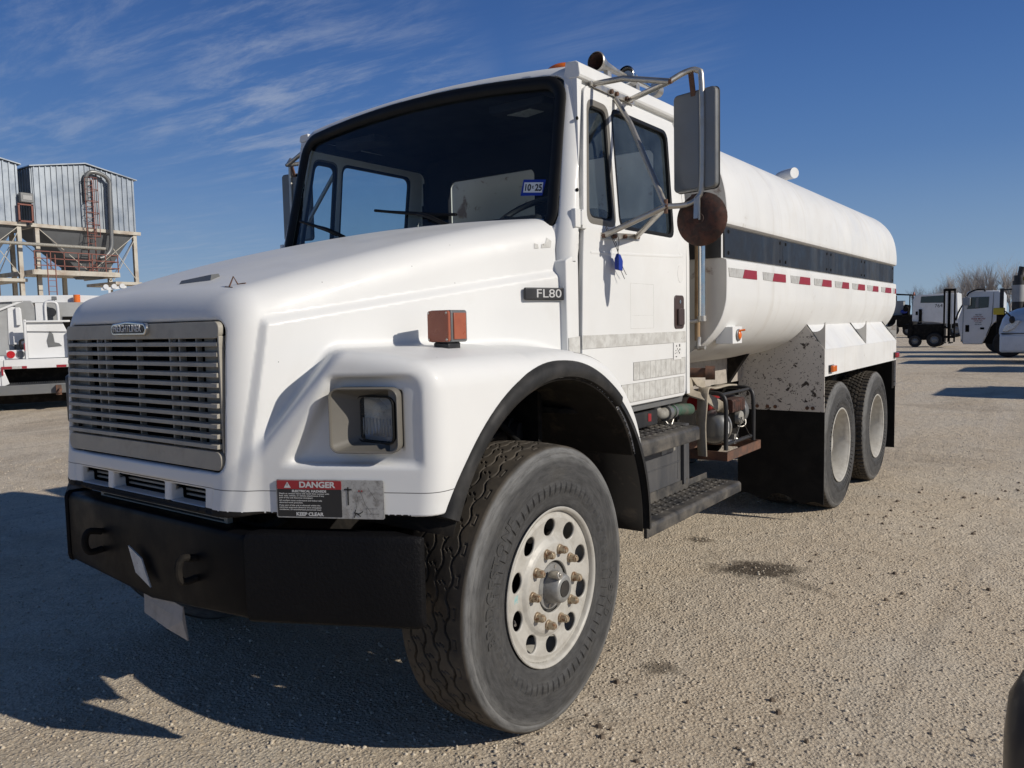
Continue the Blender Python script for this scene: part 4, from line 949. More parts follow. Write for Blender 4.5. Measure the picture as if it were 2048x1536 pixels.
for y, s in ((TY0, -1), (TY1, 1)):
    b = MB(); b.add([(q[0] * .995, y + .006 * s * 0 - s * .004, 1.97 + (q[1] - 1.97) * .995) for q in full], [tuple(range(n)) if s < 0 else tuple(range(n - 1, -1, -1))]); b.build("tank_head", m_head, tank, 0)
    b = MB(); b.box(-1.116, 1.116, y - .004 if s > 0 else y - .003, y + .003 if s > 0 else y + .004, 1.885, 2.06); b.build("head_stripe", m_black, tank)
for sx in (1, -1):      # recessed stripe, one panel per bay
    ye = [TY0 + .02, 2.90, 4.05, 5.20, TY1 - .02]
    for i in range(4):
        b = MB(); b.box(*sorted((sx * 1.117, sx * 1.128)), ye[i] + .002, ye[i + 1] - .002, 1.888, 2.057); st_ = b.build("stripe_panel", m_stripe, tank, 35, .002)
        b = MB()
        for y in (ye[i] + .06, ye[i + 1] - .06):
            for z in (1.915, 2.035): b.cyl((sx * 1.126, y, z), (sx * 1.131, y, z), .011, n=10)
        b.each("screw", m_void, st_)
    # red and white reflective blocks
    tp = [(1.862, 2.079, 2.326), (2.435, 2.615, 2.89), (2.998, 3.179, 3.457), (3.559, 3.759, 4.043), (4.147, 4.349, 4.596), (4.716, 4.895, 5.177), (5.275, 5.478, 5.735), (5.868, 6.029, 6.343), (6.42, 6.50, 6.585)]
    for i, (a, c_, d) in enumerate(tp):
        z1 = 1.828; z0 = 1.776
        b = MB(); b.prism([(a + .01, z0 + .003), (c_, z0), (c_ + .03, z1), (a, z1)], 'x', *sorted((sx * 1.149, sx * 1.1535))); wt = b.build("reflective_block", m_tape, tank)
        b = MB(); b.prism([(c_ + .002, z0), (d, z0), (d - .006, z1), (c_ + .032, z1)], 'x', *sorted((sx * 1.149, sx * 1.1540))); b.build("red_block", m_red, wt)
# overflow pipe on the tank top
b = MB(); b.tube([(.12, 5.95, 2.70), (.12, 5.95, 2.92), (.14, 5.93, 3.0), (.20, 5.90, 3.02), (.33, 5.82, 3.02)], .055, 14, sub=4); b.build("overflow_pipe", m_tank, tank, 60)
b = MB(); b.cyl((0, 4.2, 2.72), (0, 4.2, 2.80), .28, n=32); b.build("tank_hatch", m_tank, tank, 35, .01)
# amber lamp in a steel box low on the tank
for sx in (1, -1):
    b = MB(); vs = [(sx * .98, 1.78, 1.40), (sx * 1.115, 1.95, 1.40), (sx * 1.115, 1.95, 1.49), (sx * 1.07, 1.86, 1.49), (sx * 1.14, 1.93, 1.40)]
    b.box(*sorted((sx * 1.03, sx * 1.135)), 1.97, 2.12, 1.395, 1.495); lb = b.build("lamp_box", m_tank, tank, 35, .003)
    b = MB(); b.lathe([(1.134, .034), (1.142, .036), (1.146, .030), (1.146, .0)], (0, 2.05, 1.445), 'x', 24, sgn=sx); b.build("lamp_grommet", m_mirrorback, lb)
    b = MB(); b.ball((sx * 1.146, 2.05, 1.445), .024, .45, 1, 1.1); b.cyl((sx * 1.145, 2.04, 1.47), (sx * 1.175, 2.06, 1.475), .006, n=8); b.build("amber_lamp", m_orange, lb, 60)
# cradle under the tank
b = MB()
for y in (2.2, 3.3, 4.4, 5.5, 6.3): b.prism([(-.55, .98), (.55, .98), (.75, 1.28), (-.75, 1.28)], 'y', y - .03, y + .03)
for s in (-1, 1): b.box(s * .43 - .035, s * .43 + .035, 1.70, 6.6, .98, 1.215)
b.build("tank_cradle", m_dark, tank)
b = MB(); b.box(.50, .60, 2.0, 3.58, 1.06, 1.26); b.build("frame_skirt", m_board, tank, 35, .004)
b = MB(); b.cyl((.93, 1.80, 1.235), (1.06, 1.84, 1.235), .028); b.cyl((1.03, 1.82, 1.235), (1.08, 1.84, 1.235), .040, n=12); b.cyl((.9, 1.75, 1.18), (.9, 1.75, 1.30), .03); b.build("drain_pipe", m_rust, tank)

# ---- rear fender boxes
for sx in (1, -1):
    tk = lambda x: None
    fp = [(.57, .835), (1.222, .835), (1.222, 1.30), (1.075, 1.50), (1.045, 1.475), (.97, 1.40), (.86, 1.34), (.72, 1.295), (.57, 1.262)]
    b = MB(); b.prism([(sx * q[0], q[1]) for q in fp], 'y', 3.592, 3.600); fb = b.build("rear_fender", m_rustwhite, T, 35)
    b = MB(); b.prism([(sx * q[0], q[1]) for q in fp], 'y', 6.255, 6.262); b.build("fender_back_plate", m_rustwhite, fb)
    b = MB(); b.tube([(sx * q[0], 3.590, q[1] + .003) for q in fp[3:]], .007, 6, flat=1); b.build("rusty_seam", m_dark, fb, 60)
    b = MB(); b.box(*sorted((sx * 1.216, sx * 1.222)), 3.602, 6.253, 1.10, 1.30)
    b.add([(sx * 1.222, 3.602, 1.3005), (sx * 1.222, 6.253, 1.3005), (sx * 1.07, 6.253, 1.505), (sx * 1.07, 3.602, 1.505), (sx * 1.216, 3.602, 1.2995), (sx * 1.216, 6.253, 1.2995), (sx * 1.064, 6.253, 1.50), (sx * 1.064, 3.602, 1.50)], [(0, 1, 2, 3), (7, 6, 5, 4), (0, 4, 5, 1), (1, 5, 6, 2), (2, 6, 7, 3), (3, 7, 4, 0)])
    b.build("fender_side", m_tank, fb)
    for y in (3.606, 4.93, 6.246):
        pl = [(1.222, 1.302), (1.222, 1.505)]
        for k in range(13): t = math.pi * k / 12; pl.append((1.150 + .066 * math.cos(t), 1.500 - .066 * math.sin(t)))
        pl += [(1.080, 1.500)]
        b = MB(); b.prism([(sx * q[0], q[1]) for q in pl], 'y', y - .003, y + .003); b.build("fender_gusset", m_head, fb)
    b = MB(); wob = [(.56 + .66 * k / 12, .15 + .018 * math.sin(k * 1.3) + (.03 if 4 < k < 9 else 0) - .02 * k / 12) for k in range(13)]
    b.prism([(sx * q[0], q[1]) for q in wob] + [(sx * 1.222, .845), (sx * .56, .845)], 'y', 3.601, 3.612); b.build("mud_flap", m_rubber, fb)
    b = MB(); b.box(*sorted((sx * .60, sx * 1.215)), 6.263, 6.273, .20, .86); b.build("mud_flap", m_rubber, fb)
    b = MB(); b.box(*sorted((sx * .60, sx * 1.215)), 6.10, 6.20, .82, 1.10); b.build("fender_brace", m_dark, fb)
    b = MB()
    for xx in (.63, .72, .80, .86, 1.10, 1.14): b.cyl((sx * xx, 3.594, .862), (sx * xx, 3.585, .862), .014, n=10)
    b.each("flap_bolt", m_rust, fb)
    for y, mt_ in ((3.76, m_orange), (6.18, m_redlens)):
        b = MB(); b.box(*sorted((sx * 1.221, sx * 1.235)), y - .06, y + .06, 1.125, 1.18); ml = b.build("marker_lamp", m_black, fb, 35, .004)
        b = MB(); b.box(*sorted((sx * 1.234, sx * 1.258)), y - .052, y + .052, 1.128, 1.177); b.build("marker_lens", mt_, ml, 35, .006)

# ---- chassis
b = MB()
for s in (-1, 1): b.box(s * .43 - .04, s * .43 + .04, -.80, 6.9, .74, .98)
for y in (-.6, 1.6, 3.2, 4.84, 6.6): b.box(-.40, .40, y - .05, y + .05, .76, .96)
b.build("chassis_frame", m_dark, T)
b = MB(); b.cyl((-.9, 0, .50), (.9, 0, .50), .06); b.box(-.55, .55, -.07, .07, .42, .56)
for y in (4.18, 5.50): b.cyl((-.9, y, .52), (.9, y, .52), .09); b.ball((0, y, .52), .22)
b.cyl((0, 1.2, .72), (0, 4.1, .55), .05); b.box(-.35, .35, -.6, .95, .55, .95); b.box(-.22, .22, .95, 1.7, .55, .85); b.build("axles_and_driveline", m_dark, T)
b = MB()
for s in (-1, 1): b.prism([(-.75, .80), (-.7, .70), (0, .60), (.7, .70), (.75, .80), (.7, .74), (0, .66), (-.7, .74)], 'x', s * .43 - .04, s * .43 + .04)
b.build("leaf_springs", m_dark, T)
b = MB(); b.box(-.55, -.5, -.5, .38, .95, 1.6); b.box(.5, .55, -.5, .38, .95, 1.6); b.box(-.6, .6, -.35, .36, 1.0, 1.7); b.box(-.86, .86, .37, .40, .98, 1.70); b.build("engine", m_dark, T)
b = MB(); b.tube([(.60, -.35, 1.18), (.70, -.1, 1.22), (.78, .18, 1.12), (.80, .35, .98)], .014, 8, sub=4); b.tube([(.60, -.2, 1.05), (.72, .05, 1.0), (.74, .3, 1.08), (.66, .5, .95)], .010, 8, sub=4); b.each("air_hose", m_rubber, T, 60)
b = MB(); b.cyl((.62, .30, 1.05), (.74, .34, 1.05), .07, n=20); b.cyl((.74, .34, 1.05), (.78, .35, 1.05), .05, n=20); b.build("brake_chamber", m_black, T, 40)
b = MB(); b.box(-1.15, -.75, .95, 1.8, .45, .9); b.box(-.98, -.72, 1.9, 3.2, .55, 1.0); b.build("passenger_fuel_tank", m_black, T, 35, .03)

# ---- steps with battery box
b = MB(); b.prism([(.80, .60), (1.74, .60), (1.74, .952), (.74, .952)], 'x', .60, .966); bx = b.build("battery_box", m_panelgrey, T, 35, .006)
b = MB(); b.box(.966, .971, .85, 1.56, .64, .93); b.box(.966, .976, .82, 1.60, .752, .757); b.box(.964, .968, 1.575, 1.59, .655, .93); b.box(.966, .986, 1.62, 1.65, .62, .93); b.build("box_cover", m_panelgrey, bx, 35, .002)
b = MB(); b.prism([(1.36, .82), (1.53, .825), (1.53, .905), (1.36, .90)], 'x', .971, .975); b.build("old_label", m_pipe, bx)
b = MB(); b.prism([(1.32, .845), (1.345, .845), (1.345, .89), (1.32, .89)], 'x', .971, .979); b.build("box_latch", m_steel, bx)
def tread(name, x0, x1, ya, yb, z, drop, mat_in):
    b = MB(); b.prism(rpoly([(x0, z), (x1, z), (x1 + .012, z - .012), (x1 + .012, z - drop), (x1 - .006, z - drop), (x1 - .006, z - .014), (x0, z - .014)], .006, 3), 'y', ya, yb)
    b.box(x0 - .004, x0, ya, yb, z - .014, z + .035)
    st = b.build("step", m_step, T, 35, .003); st.name = "step"
    b = MB(); ny = int((yb - ya) / .062); nx = int((x1 - x0) / .052)
    for i in range(ny):
        for j in range(nx):
            cy = ya + .04 + i * .062 + (.02 if j % 2 else 0); cx = x0 + .035 + j * .052
            if cy > yb - .03: continue
            b.lathe([(.0005, .0045), (.0045, .008), (.0045, .014), (.0005, .017)], (cx, cy, z), 'z', 8)
    b.build("grip_studs", m_step, st, 50)
    b = MB()
    for i in range(ny):
        for j in range(nx):
            cy = ya + .04 + i * .062 + (.02 if j % 2 else 0); cx = x0 + .035 + j * .052
            if cy > yb - .03: continue
            b.cyl((cx, cy, z + .0008), (cx, cy, z + .0018), .008, n=8)
    b.build("grip_holes", m_void, st, 0)
    return st
tread("step", .80, 1.105, .775, 1.53, .968, .075, m_step)
s2 = tread("step", .955, 1.155, .80, 2.02, .585, .060, m_step)
b = MB(); b.box(.968, .974, .80, 1.70, .58, .64); b.box(.86, .955, 1.75, 2.0, .571, .585); b.beam((.86, 1.5, .60), (.86, 1.62, .70), .01, .05); b.beam((1.0, 1.4, .54), (1.0, 1.5, .50), .03, .01); b.box(.85, 1.14, 1.0, 1.03, .54, .572); b.box(.85, 1.14, 1.8, 1.83, .54, .572); b.build("step_bracket", m_step, s2)
# black air box above the upper step, elbows and valves
b = MB(); b.box(.62, .955, .86, 1.36, .985, 1.070); ab = b.build("tool_box", m_black, T, 35, .008)
b = MB(); b.prism([(1.24, 1.015), (1.275, 1.012), (1.275, 1.052), (1.24, 1.056)], 'x', .9555, .9575); b.build("box_decal", m_signred, ab)
b = MB(); b.tube([(.90, 1.40, 1.12), (.915, 1.405, 1.06), (.925, 1.44, 1.035), (.93, 1.52, 1.032)], .032, 14, sub=4); el = b.build("pipe_elbow", m_pipe, T, 60)
b = MB(); b.cyl((.93, 1.49, 1.032), (.93, 1.53, 1.032), .043); b.cyl((.93, 1.57, 1.032), (.93, 1.59, 1.032), .040); b.beam((.93, 1.51, 1.07), (.95, 1.51, 1.09), .02); b.build("pipe_clamp", m_mirrorback, el)
b = MB(); b.tube([(.93, 1.53, 1.032), (.935, 1.62, 1.036), (.94, 1.72, 1.03), (.93, 1.82, 1.02)], .034, 14, sub=3); b.build("green_hose", m_green, el, 60)
b = MB(); b.tube([(.92, 1.50, 1.0), (.95, 1.52, .96), (.95, 1.56, .99)], .004, 6, sub=3); b.beam((.90, 1.42, .96), (.97, 1.62, .90), .05, .012); b.build("clamp_lever", m_steel, el)

# ================================================================== wheels
def tyre_mesh(side, tread_hw, r_tread, crown, kind, nth):
    """side: outer half profile from bead to shoulder [(x, r)], tread filled in densely; grooves cut radially"""
    nt_ = int(tread_hw * 2 / .0034); us = np.linspace(tread_hw, -tread_hw, nt_)
    P = dens(side, 4)[:-1]; L = [(x, r, 0) for x, r in P] + [(u, r_tread - crown * (u / tread_hw) ** 2, 1) for u in us] + [(-x, r, 0) for x, r in reversed(P)]
    A = np.array(L); th = np.linspace(0, 2 * np.pi, nth, endpoint=False)
    U_, TH = np.meshgrid(A[:, 0], th, indexing='ij'); Rr = np.repeat(A[:, 1][:, None], nth, 1); tr = A[:, 2][:, None] > 0
    v = TH * r_tread; d = np.zeros_like(U_)
    if kind == 'rib':
        per = 2 * np.pi * r_tread / 32
        def tri(q): q = (q / per) % 1; return np.clip(np.abs(q * 4 - 2) - 1, -.62, .62) / .62
        ug = tread_hw * np.array([-.60, -.20, .20, .60])
        for k, g0 in enumerate(ug):
            z = g0 + .011 * tri(v + k * per * .5); d = np.maximum(d, .013 * (1 - sstep(np.abs(U_ - z), .0035, .0065)))
        for k in range(-1, 4):      # cross sipes joining the zigzags
            a = ug[k] if k >= 0 else -tread_hw * .95; b_ = ug[k + 1] if k + 1 < 4 else tread_hw * .95
            if k in (-1, 3): continue
            w = (U_ - a) / (b_ - a); q = ((v + k * per * .5) / per + .28 * w + .06 * np.sign(np.sin(w * 9))) % 1
            d = np.maximum(d, .006 * (1 - sstep(np.abs(q - .5) * per, .0015, .004)) * ((w > 0) & (w < 1)))
        for s in (-1, 1):           # notches in the shoulder ribs
            w = (U_ * s - tread_hw * .70) / (tread_hw * .16); q = ((v + (0 if s > 0 else per / 2)) / per) % 1
            ring = np.abs(np.maximum(np.abs(w - .35), np.abs(q - .5) * 3.2) - .55)
            d = np.maximum(d, .004 * (1 - sstep(ring, .05, .13)) * (w > .3))
    else:
        sx_, sy_ = .042, .046
        n = max(1, round(2 * np.pi * r_tread / sy_)); sy_ = 2 * np.pi * r_tread / n
        best = np.full(U_.shape, 9.); sec = np.full(U_.shape, 9.)
        for ox, oy in ((0, 0), (.5, .5)):
            a = (U_ / (sx_ * 1.55) - ox); b_ = (v / sy_ - oy)
            for di in (0, 1):
                for dj in (0, 1):
                    ia = np.floor(a) + di; ib = np.floor(b_) + dj; q = np.hypot((a - ia) * sx_ * 1.55, (b_ - ib) * sy_)
                    sec = np.minimum(sec, np.maximum(best, q)); best = np.minimum(best, q)
        d = .012 * (1 - sstep(sec - best, .004, .009))
        q = (v / sy_ * 1) % 1; d = np.where(np.abs(U_) > tread_hw * .72, .012 * (1 - sstep(np.abs(q - .5) * sy_, .004, .008)), d)
    d = d * tr
    # sidewall: moulded rib ring near the bead and circumferential lines
    sw = ~tr & (Rr < r_tread * .72) & (Rr > r_tread * .655); q = (TH * 64 / (2 * np.pi)) % 1
    outw = np.where(sw, .007 * (np.abs(q - .5) < .36), 0) * 1.0
    outw = outw - np.where(~tr & (np.abs(Rr - r_tread * .925) < .0035), .004, 0) - np.where(~tr & (np.abs(Rr - r_tread * .80) < .002), .0015, 0)
    Rr = Rr - d; X = U_ + np.sign(U_) * outw
    if kind == 'rib': X = .045 + .78 * X
    V = np.stack([X, Rr * np.sin(TH), Rr * np.cos(TH)], -1)
    V[..., 2] = np.maximum(V[..., 2], -r_tread + .011) if kind == 'rib' else np.maximum(V[..., 2], -r_tread + .004)
    n = len(L); me = bpy.data.meshes.new("tyre"); me.vertices.add(n * nth); me.vertices.foreach_set('co', V.reshape(-1, 3).ravel())
    ii = np.arange(n * nth).reshape(n, nth); F = np.stack([ii[:-1], ii[1:], np.roll(ii[1:], -1, 1), np.roll(ii[:-1], -1, 1)], -1).reshape(-1, 4)
    me.loops.add(F.size); me.polygons.add(len(F)); me.loops.foreach_set('vertex_index', F.ravel().astype(np.int32))
    me.polygons.foreach_set('loop_start', np.arange(0, F.size, 4, dtype=np.int32)); me.polygons.foreach_set('loop_total', np.full(len(F), 4, np.int32)); me.update(calc_edges=True); me.validate()
    me.flip_normals(); return me
SIDE_F = [(.165, .292), (.186, .312), (.1965, .345), (.2035, .39), (.206, .435), (.2045, .475), (.198, .506), (.187, .526), (.176, .535)]
SIDE_R = [(.112, .283), (.126, .305), (.136, .34), (.142, .38), (.143, .415), (.139, .455), (.130, .485), (.119, .501), (.112, .507)]
def side_x(pr, r):
    q_ = float(np.interp(r, [q[1] for q in pr], [q[0] for q in pr])); return .045 + .78 * q_ if pr is SIDE_F else q_
def arc_text(parent, txt, r0, ang, size, pr, matl, sx=1.0, sp=1.0, depth=.0012):
    def fn(x, y, z):
        r = r0 + y; a = R(ang) + x / r0; return (side_x(pr, r) + .0008 + z, r * math.sin(a), r * math.cos(a))
    add_mesh("lettering", text_mesh(txt, size, fn, depth, .0006, sx=sx, sp=sp), matl, parent, 0)
def rim_fn(x, y, z):
    r = np.hypot(y, z); pf = np.interp(r, [0, .115, .165, .176, .190, .205, .262, .276, .30], [.182, .186, .186, .182, .172, .170, .177, .172, .17])
    f = (np.abs(x - pf) - .006) * .85
    f = np.maximum(f, r - .288)
    a = np.arctan2(y, z); k = 2 * np.pi / 10; a2 = (a + k / 2) % k - k / 2
    f = smax(f, -(np.hypot((r * np.cos(a2) - .228) , r * np.sin(a2) * .88) - .0325), .006)
    return smax(f, -(r - .098), .004)
def front_wheel(sx):
    # wheel local: +x is outwards; mirrored side is turned half round z
    P, F, G = None, None, None
    o = iso_mesh("front_wheel", rim_fn, (.14, -.30, -.30), (.205, .30, .30), .0042, [m_rim], T)
    o.location = (sx * .982, 0, .531); o.rotation_euler = (0, 0, 0 if sx > 0 else math.pi)
    b = MB(); b.lathe([(.186, .298), (.196, .305), (.199, .302), (.197, .294), (.190, .289), (.176, .287), (.160, .286), (.143, .284), (.10, .262), (-.05, .25), (-.17, .285), (-.19, .30)], n=72); b.build("rim_flange", m_rim, o, 50)
    ty = add_mesh("tyre", tyre_mesh(SIDE_F, .172, .5445, .007, 'rib', 768), m_tyre, o, 40)
    arc_text(ty, "BRIDGESTONE", .410, -72, .062, SIDE_F, m_tyreletter, 1.05, 1.1); arc_text(ty, "M870", .432, 108, .062, SIDE_F, m_tyreletter, 1.1, 1.5)
    arc_text(ty, "425/65R22.5", .365, 150, .016, SIDE_F, m_tyreletter, 1.2, 1.2, .0008)
    b = MB(); b.lathe([(.176, .100), (.150, .102), (.150, .090), (.178, .090), (.184, .086), (.186, .064), (.215, .060), (.238, .052), (.243, .046), (.243, .033), (.240, .031), (.240, 0)], n=40); hb = b.build("hub", m_hub, o, 40)
    b = MB(); b.cyl((.20, -.03, .055), (.246, -.034, .062), .016); b.cyl((.246, -.034, .062), (.249, -.034, .062), .007); b.build("hub_plug", m_steel, hb, 40, .002)
    b = MB(); b.cyl((.240, 0, 0), (.2445, 0, 0), .030, n=28); b.build("hub_window", m_black, hb)
    b = MB()
    for k in range(6): t = k * math.pi / 3 + .3; b.cyl((.180, .075 * math.sin(t), .075 * math.cos(t)), (.188, .075 * math.sin(t), .075 * math.cos(t)), .008, n=6)
    b.each("hub_bolt", m_steel, hb)
    for k in range(10):
        t = 2 * math.pi * (k + .5) / 10; c0 = Vector((.191, .1425 * math.sin(t), .1425 * math.cos(t)))
        b = MB(); b.cyl(c0, c0 + Vector((.009, 0, 0)), .0205, .0185, n=20); b.cyl(c0 + Vector((.009, 0, 0)), c0 + Vector((.033, 0, 0)), .0165, .015, n=6); b.cyl(c0 + Vector((.030, 0, 0)), c0 + Vector((.037, 0, 0)), .0105, n=14)
        ln_ = b.build("lug_nut", m_lug, o, 40, .001)
    b = MB(); b.cyl((-.20, 0, 0), (.10, 0, 0), .215, n=40); b.build("brake_drum", m_dark, o, 40)
    b = MB(); b.cyl((.16, -.215, -.075), (.18, -.235, -.078), .005); b.build("valve_stem", m_steel, o)
    if sx > 0:
        b = MB(); b.box(.1765, .180, -.245, -.215, -.002, .026); b.build("rim_sticker", M("worn_teal_sticker", (.25, .45, .45), .6, 0, (.5, .48, .42), .8, 60, .4, .6), o, 0)
    return o
front_wheel(1); front_wheel(-1)
def rear_wheel():
    b = MB(); b.lathe([(.112, .288), (.128, .297), (.134, .301), (.137, .298), (.134, .288), (.120, .282), (.104, .270), (.02, .262), (-.03, .258), (-.04, .245), (-.035, .20), (-.032, .12), (-.03, .11), (.03, .105), (.05, .09), (.055, .06), (.055, 0)], n=64)
    o = b.build("rear_wheel", m_rim, T, 40)
    ty = add_mesh("tyre", tyre_mesh(SIDE_R, .110, .5185, .006, 'lug', 560), m_tyre_rear, o, 40)
    arc_text(ty, "MICHELIN", .405, 38, .060, SIDE_R, m_ink, 1.0, 1.1); arc_text(ty, "11R22.5", .42, 150, .038, SIDE_R, m_ink, 1.1, 1.1)
    for k in range(10):
        t = 2 * math.pi * k / 10; c0 = Vector((-.032, .1425 * math.sin(t), .1425 * math.cos(t))); b = MB(); b.cyl(c0, c0 + Vector((.03, 0, 0)), .017, n=6); b.build("lug_nut", m_lug, o, 40)
    return o
rw = rear_wheel(); first = True
for y in (4.178, 5.498):
    for sx in (1, -1):
        for xc in (1.068, .745):
            o = rw if first else dup(rw, T)
            first = False; o.location = (sx * xc, y, .512); o.rotation_euler = (R(37 * (xc > 1) + 61 * (y > 5)) * 0, 0, 0 if sx > 0 else math.pi)

# ================================================================== engine pump on its rack, hose, tag
PU = root("water_pump", (.90, 2.02, .70), label="small engine driven pump in a black tube cage on a rusty rack behind the steps", cat="pump")
def pl(b, name, mat, parent=None, smooth=35, bevel=0, each=False):
    b.v = [(q[0] - .90, q[1] - 2.02, q[2] - .70) for q in b.v]
    return b.each(name, mat, parent or PU, smooth, bevel) if each else b.build(name, mat, parent or PU, smooth, bevel)
b = MB()
for (x0, x1, y0, y1) in ((1.085, 1.095, 1.99, 2.57), (.72, .73, 1.99, 2.57)): b.box(x0, x1, y0, y1, .70, .755)
for y in (1.99, 2.56): b.box(.73, 1.085, y, y + .01, .70, .755)
pl(b, "rack", m_rust)
b = MB(); b.box(.46, .74, 2.03, 2.08, .70, .75); b.box(.46, .74, 2.48, 2.53, .70, .75); b.box(.47, .52, 2.0, 2.55, .70, .80); pl(b, "rack_arm", m_dark)
for y in (2.03, 2.50):
    b = MB(); b.tube([(1.07, y, .76), (1.07, y, .80), (1.07, y, 1.02), (1.05, y, 1.085), (.99, y, 1.10), (.84, y, 1.10), (.78, y, 1.085), (.76, y, 1.02), (.76, y, .76)], .0135, 12, sub=3); pl(b, "cage_hoop", m_black, None, 60)
b = MB(); b.tube([(1.04, 2.03, 1.09), (1.04, 2.50, 1.09)], .010); b.tube([(.78, 2.03, 1.09), (.78, 2.50, 1.09)], .010); b.tube([(1.06, 2.05, .79), (1.06, 2.48, .79)], .012); b.tube([(1.07, 2.28, .93), (1.07, 2.46, .78)], .003, 6); b.tube([(1.07, 2.30, .93), (1.07, 2.16, .78)], .003, 6); pl(b, "cage_bar", m_black, None, 35, 0, True)
b = MB(); b.lathe([(2.06 , .0), (2.06, .05), (2.075, .085), (2.12, .105), (2.16, .10), (2.17, .0)], (.955, 0, .885), 'y', 32); vol = pl(b, "pump_housing", m_mirrorback, None, 50)
b = MB(); b.lathe([(2.125, .108), (2.125, .112), (2.14, .112), (2.14, .108)], (.955, 0, .885), 'y', 32); pl(b, "housing_band", m_steel, vol)
b = MB(); b.box(1.052, 1.056, 2.09, 2.115, .85, .92); pl(b, "pump_label", m_white, vol)
b = MB(); b.box(.84, 1.02, 2.17, 2.38, .79, .96); b.box(.86, .98, 2.2, 2.35, .95, 1.0)
for k in range(7): b.box(.845, 1.03, 2.19 + k * .022, 2.195 + k * .022, .86, .985)
pl(b, "engine_block", m_dark)
b = MB(); b.prism(rrect(.80, .96, .985, 1.068, .03), 'y', 2.07, 2.24); pl(b, "fuel_tank", m_redpaint, None, 40, .01)
b = MB(); b.prism(rrect(.93, 1.06, .965, 1.05, .018), 'y', 2.17, 2.38)
for k in range(5): b.box(1.058, 1.063, 2.20 + k * .034, 2.212 + k * .034, .975, 1.04)
pl(b, "muffler_guard", m_rustdisc, None, 40, .006)
b = MB(); b.cyl((.96, 2.385, .955), (.96, 2.455, .955), .105, .10, n=28); pl(b, "recoil_starter", m_mirrorback, None, 40, .006)
b = MB(); b.cyl((1.00, 2.32, .925), (1.062, 2.32, .925), .042, n=24); pl(b, "air_filter", m_pipe, None, 40, .008)
b = MB(); b.tube([(.98, 2.18, .80), (1.03, 2.2, .78), (1.05, 2.25, .80)], .012, sub=3); b.box(1.02, 1.05, 2.22, 2.26, .77, .83); b.cyl((1.03, 2.14, .79), (1.03, 2.2, .79), .014); b.tube([(1.0, 2.35, .87), (1.04, 2.38, .86), (1.05, 2.42, .88), (1.03, 2.44, .93)], .004, 6, sub=3); pl(b, "carburettor", m_steel)
b = MB()
def ribbon(b, pts, w, axis, th=.012, tw=None):
    P = [Vector(q) for q in pts]; Q = []; L = len(P)
    for i in range(L - 1):
        p0, p1, p2, p3 = P[max(i - 1, 0)], P[i], P[i + 1], P[min(i + 2, L - 1)]
        for j in range(5): t = j / 5; Q.append(.5 * ((2 * p1) + (p2 - p0) * t + (2 * p0 - 5 * p1 + 4 * p2 - p3) * t * t + (3 * p1 - p0 - 3 * p2 + p3) * t ** 3))
    Q.append(P[-1]); vs = []; A = Vector(axis).normalized()
    for i, q in enumerate(Q):
        d = (Q[min(i + 1, len(Q) - 1)] - Q[max(i - 1, 0)]).normalized(); a = (A - d * A.dot(d)).normalized()
        if tw: a = Matrix.Rotation(R(tw * i / len(Q)), 3, d) @ a
        n_ = d.cross(a)
        for sa, sn in ((-1, -.3), (-.9, -1), (.9, -1), (1, -.3), (1, .3), (.9, 1), (-.9, 1), (-1, .3)): vs.append(q + a * sa * w / 2 + n_ * sn * th / 2)
    b.add(vs, [(i * 8 + k, i * 8 + (k + 1) % 8, (i + 1) * 8 + (k + 1) % 8, (i + 1) * 8 + k) for i in range(len(Q) - 1) for k in range(8)] + [tuple(range(7, -1, -1)), tuple(range((len(Q) - 1) * 8, len(Q) * 8))]); return b
ribbon(b, [(.95, 2.44, 1.118), (.95, 2.30, 1.125), (.93, 2.15, 1.115), (.93, 2.05, 1.125), (.94, 2.0, 1.10), (.945, 1.975, 1.02), (.94, 1.97, .92), (.945, 1.965, .82), (.95, 1.965, .725)], .075, (1, 0, 0), .012, 25)
ribbon(b, [(.90, 2.12, 1.135), (.86, 2.04, 1.165), (.85, 1.98, 1.14), (.88, 1.97, 1.10), (.97, 2.0, 1.07), (1.03, 2.06, 1.01), (1.01, 2.14, .97)], .065, (.3, 1, 0), .012, 40)
hs = b.build("canvas_hose", m_canvas, None, 50); hs.data.transform(Matrix.Translation((-.94, -2.0, -1.1))); hs.location = (.94, 2.0, 1.1)
finish(hs, 'flat pale canvas hose draped over the pump cage', 'hose')
b = MB(); b.prism([(-.028, -.03), (.030, -.034), (.034, .012), (.012, .040), (-.012, .044), (-.030, .018)], 'x', -.006, .006)
tg = b.build("plastic_tag", m_blue, None, 35, .003, loc=(1.035, .795, 1.805)); finish(tg, 'small blue plastic seal tag dangling from the lower mirror bracket of the tank truck', 'tag')
b = MB(); b.tube([(0, .01, .03), (.005, -.03, .07), (0, -.075, .125), (-.01, -.09, .16), (-.02, -.07, .145), (.0, -.02, .09), (.002, .0, .03), (.002, .04, -.02), (.0, .075, -.05)], .0016, 6, sub=4); b.tube([(0, -.01, .03), (.003, .0, .10), (0, -.03, .155), (-.005, -.05, .14)], .0016, 6, sub=4); b.tube([(0, .01, -.02), (.004, .05, -.07)], .0016, 6); b.build("tag_wire", m_ink, tg)

# black rounded post standing in for a neighbouring truck's bumper corner, bottom right
b = MB(); b.lathe([(0, .112), (.82, .112), (.89, .106), (.935, .085), (.96, .05), (.967, 0)], (0, 0, 0), 'z', 40); po = b.build("bumper_standin", M("black_blue_plastic", (.012, .013, .022), .35, coat=.2), None, 60, loc=(2.806, -.88, -.01)); finish(po, 'black rounded stand-in for a neighbouring truck bumper corner, cut off at the bottom right', 'bumper_standin')

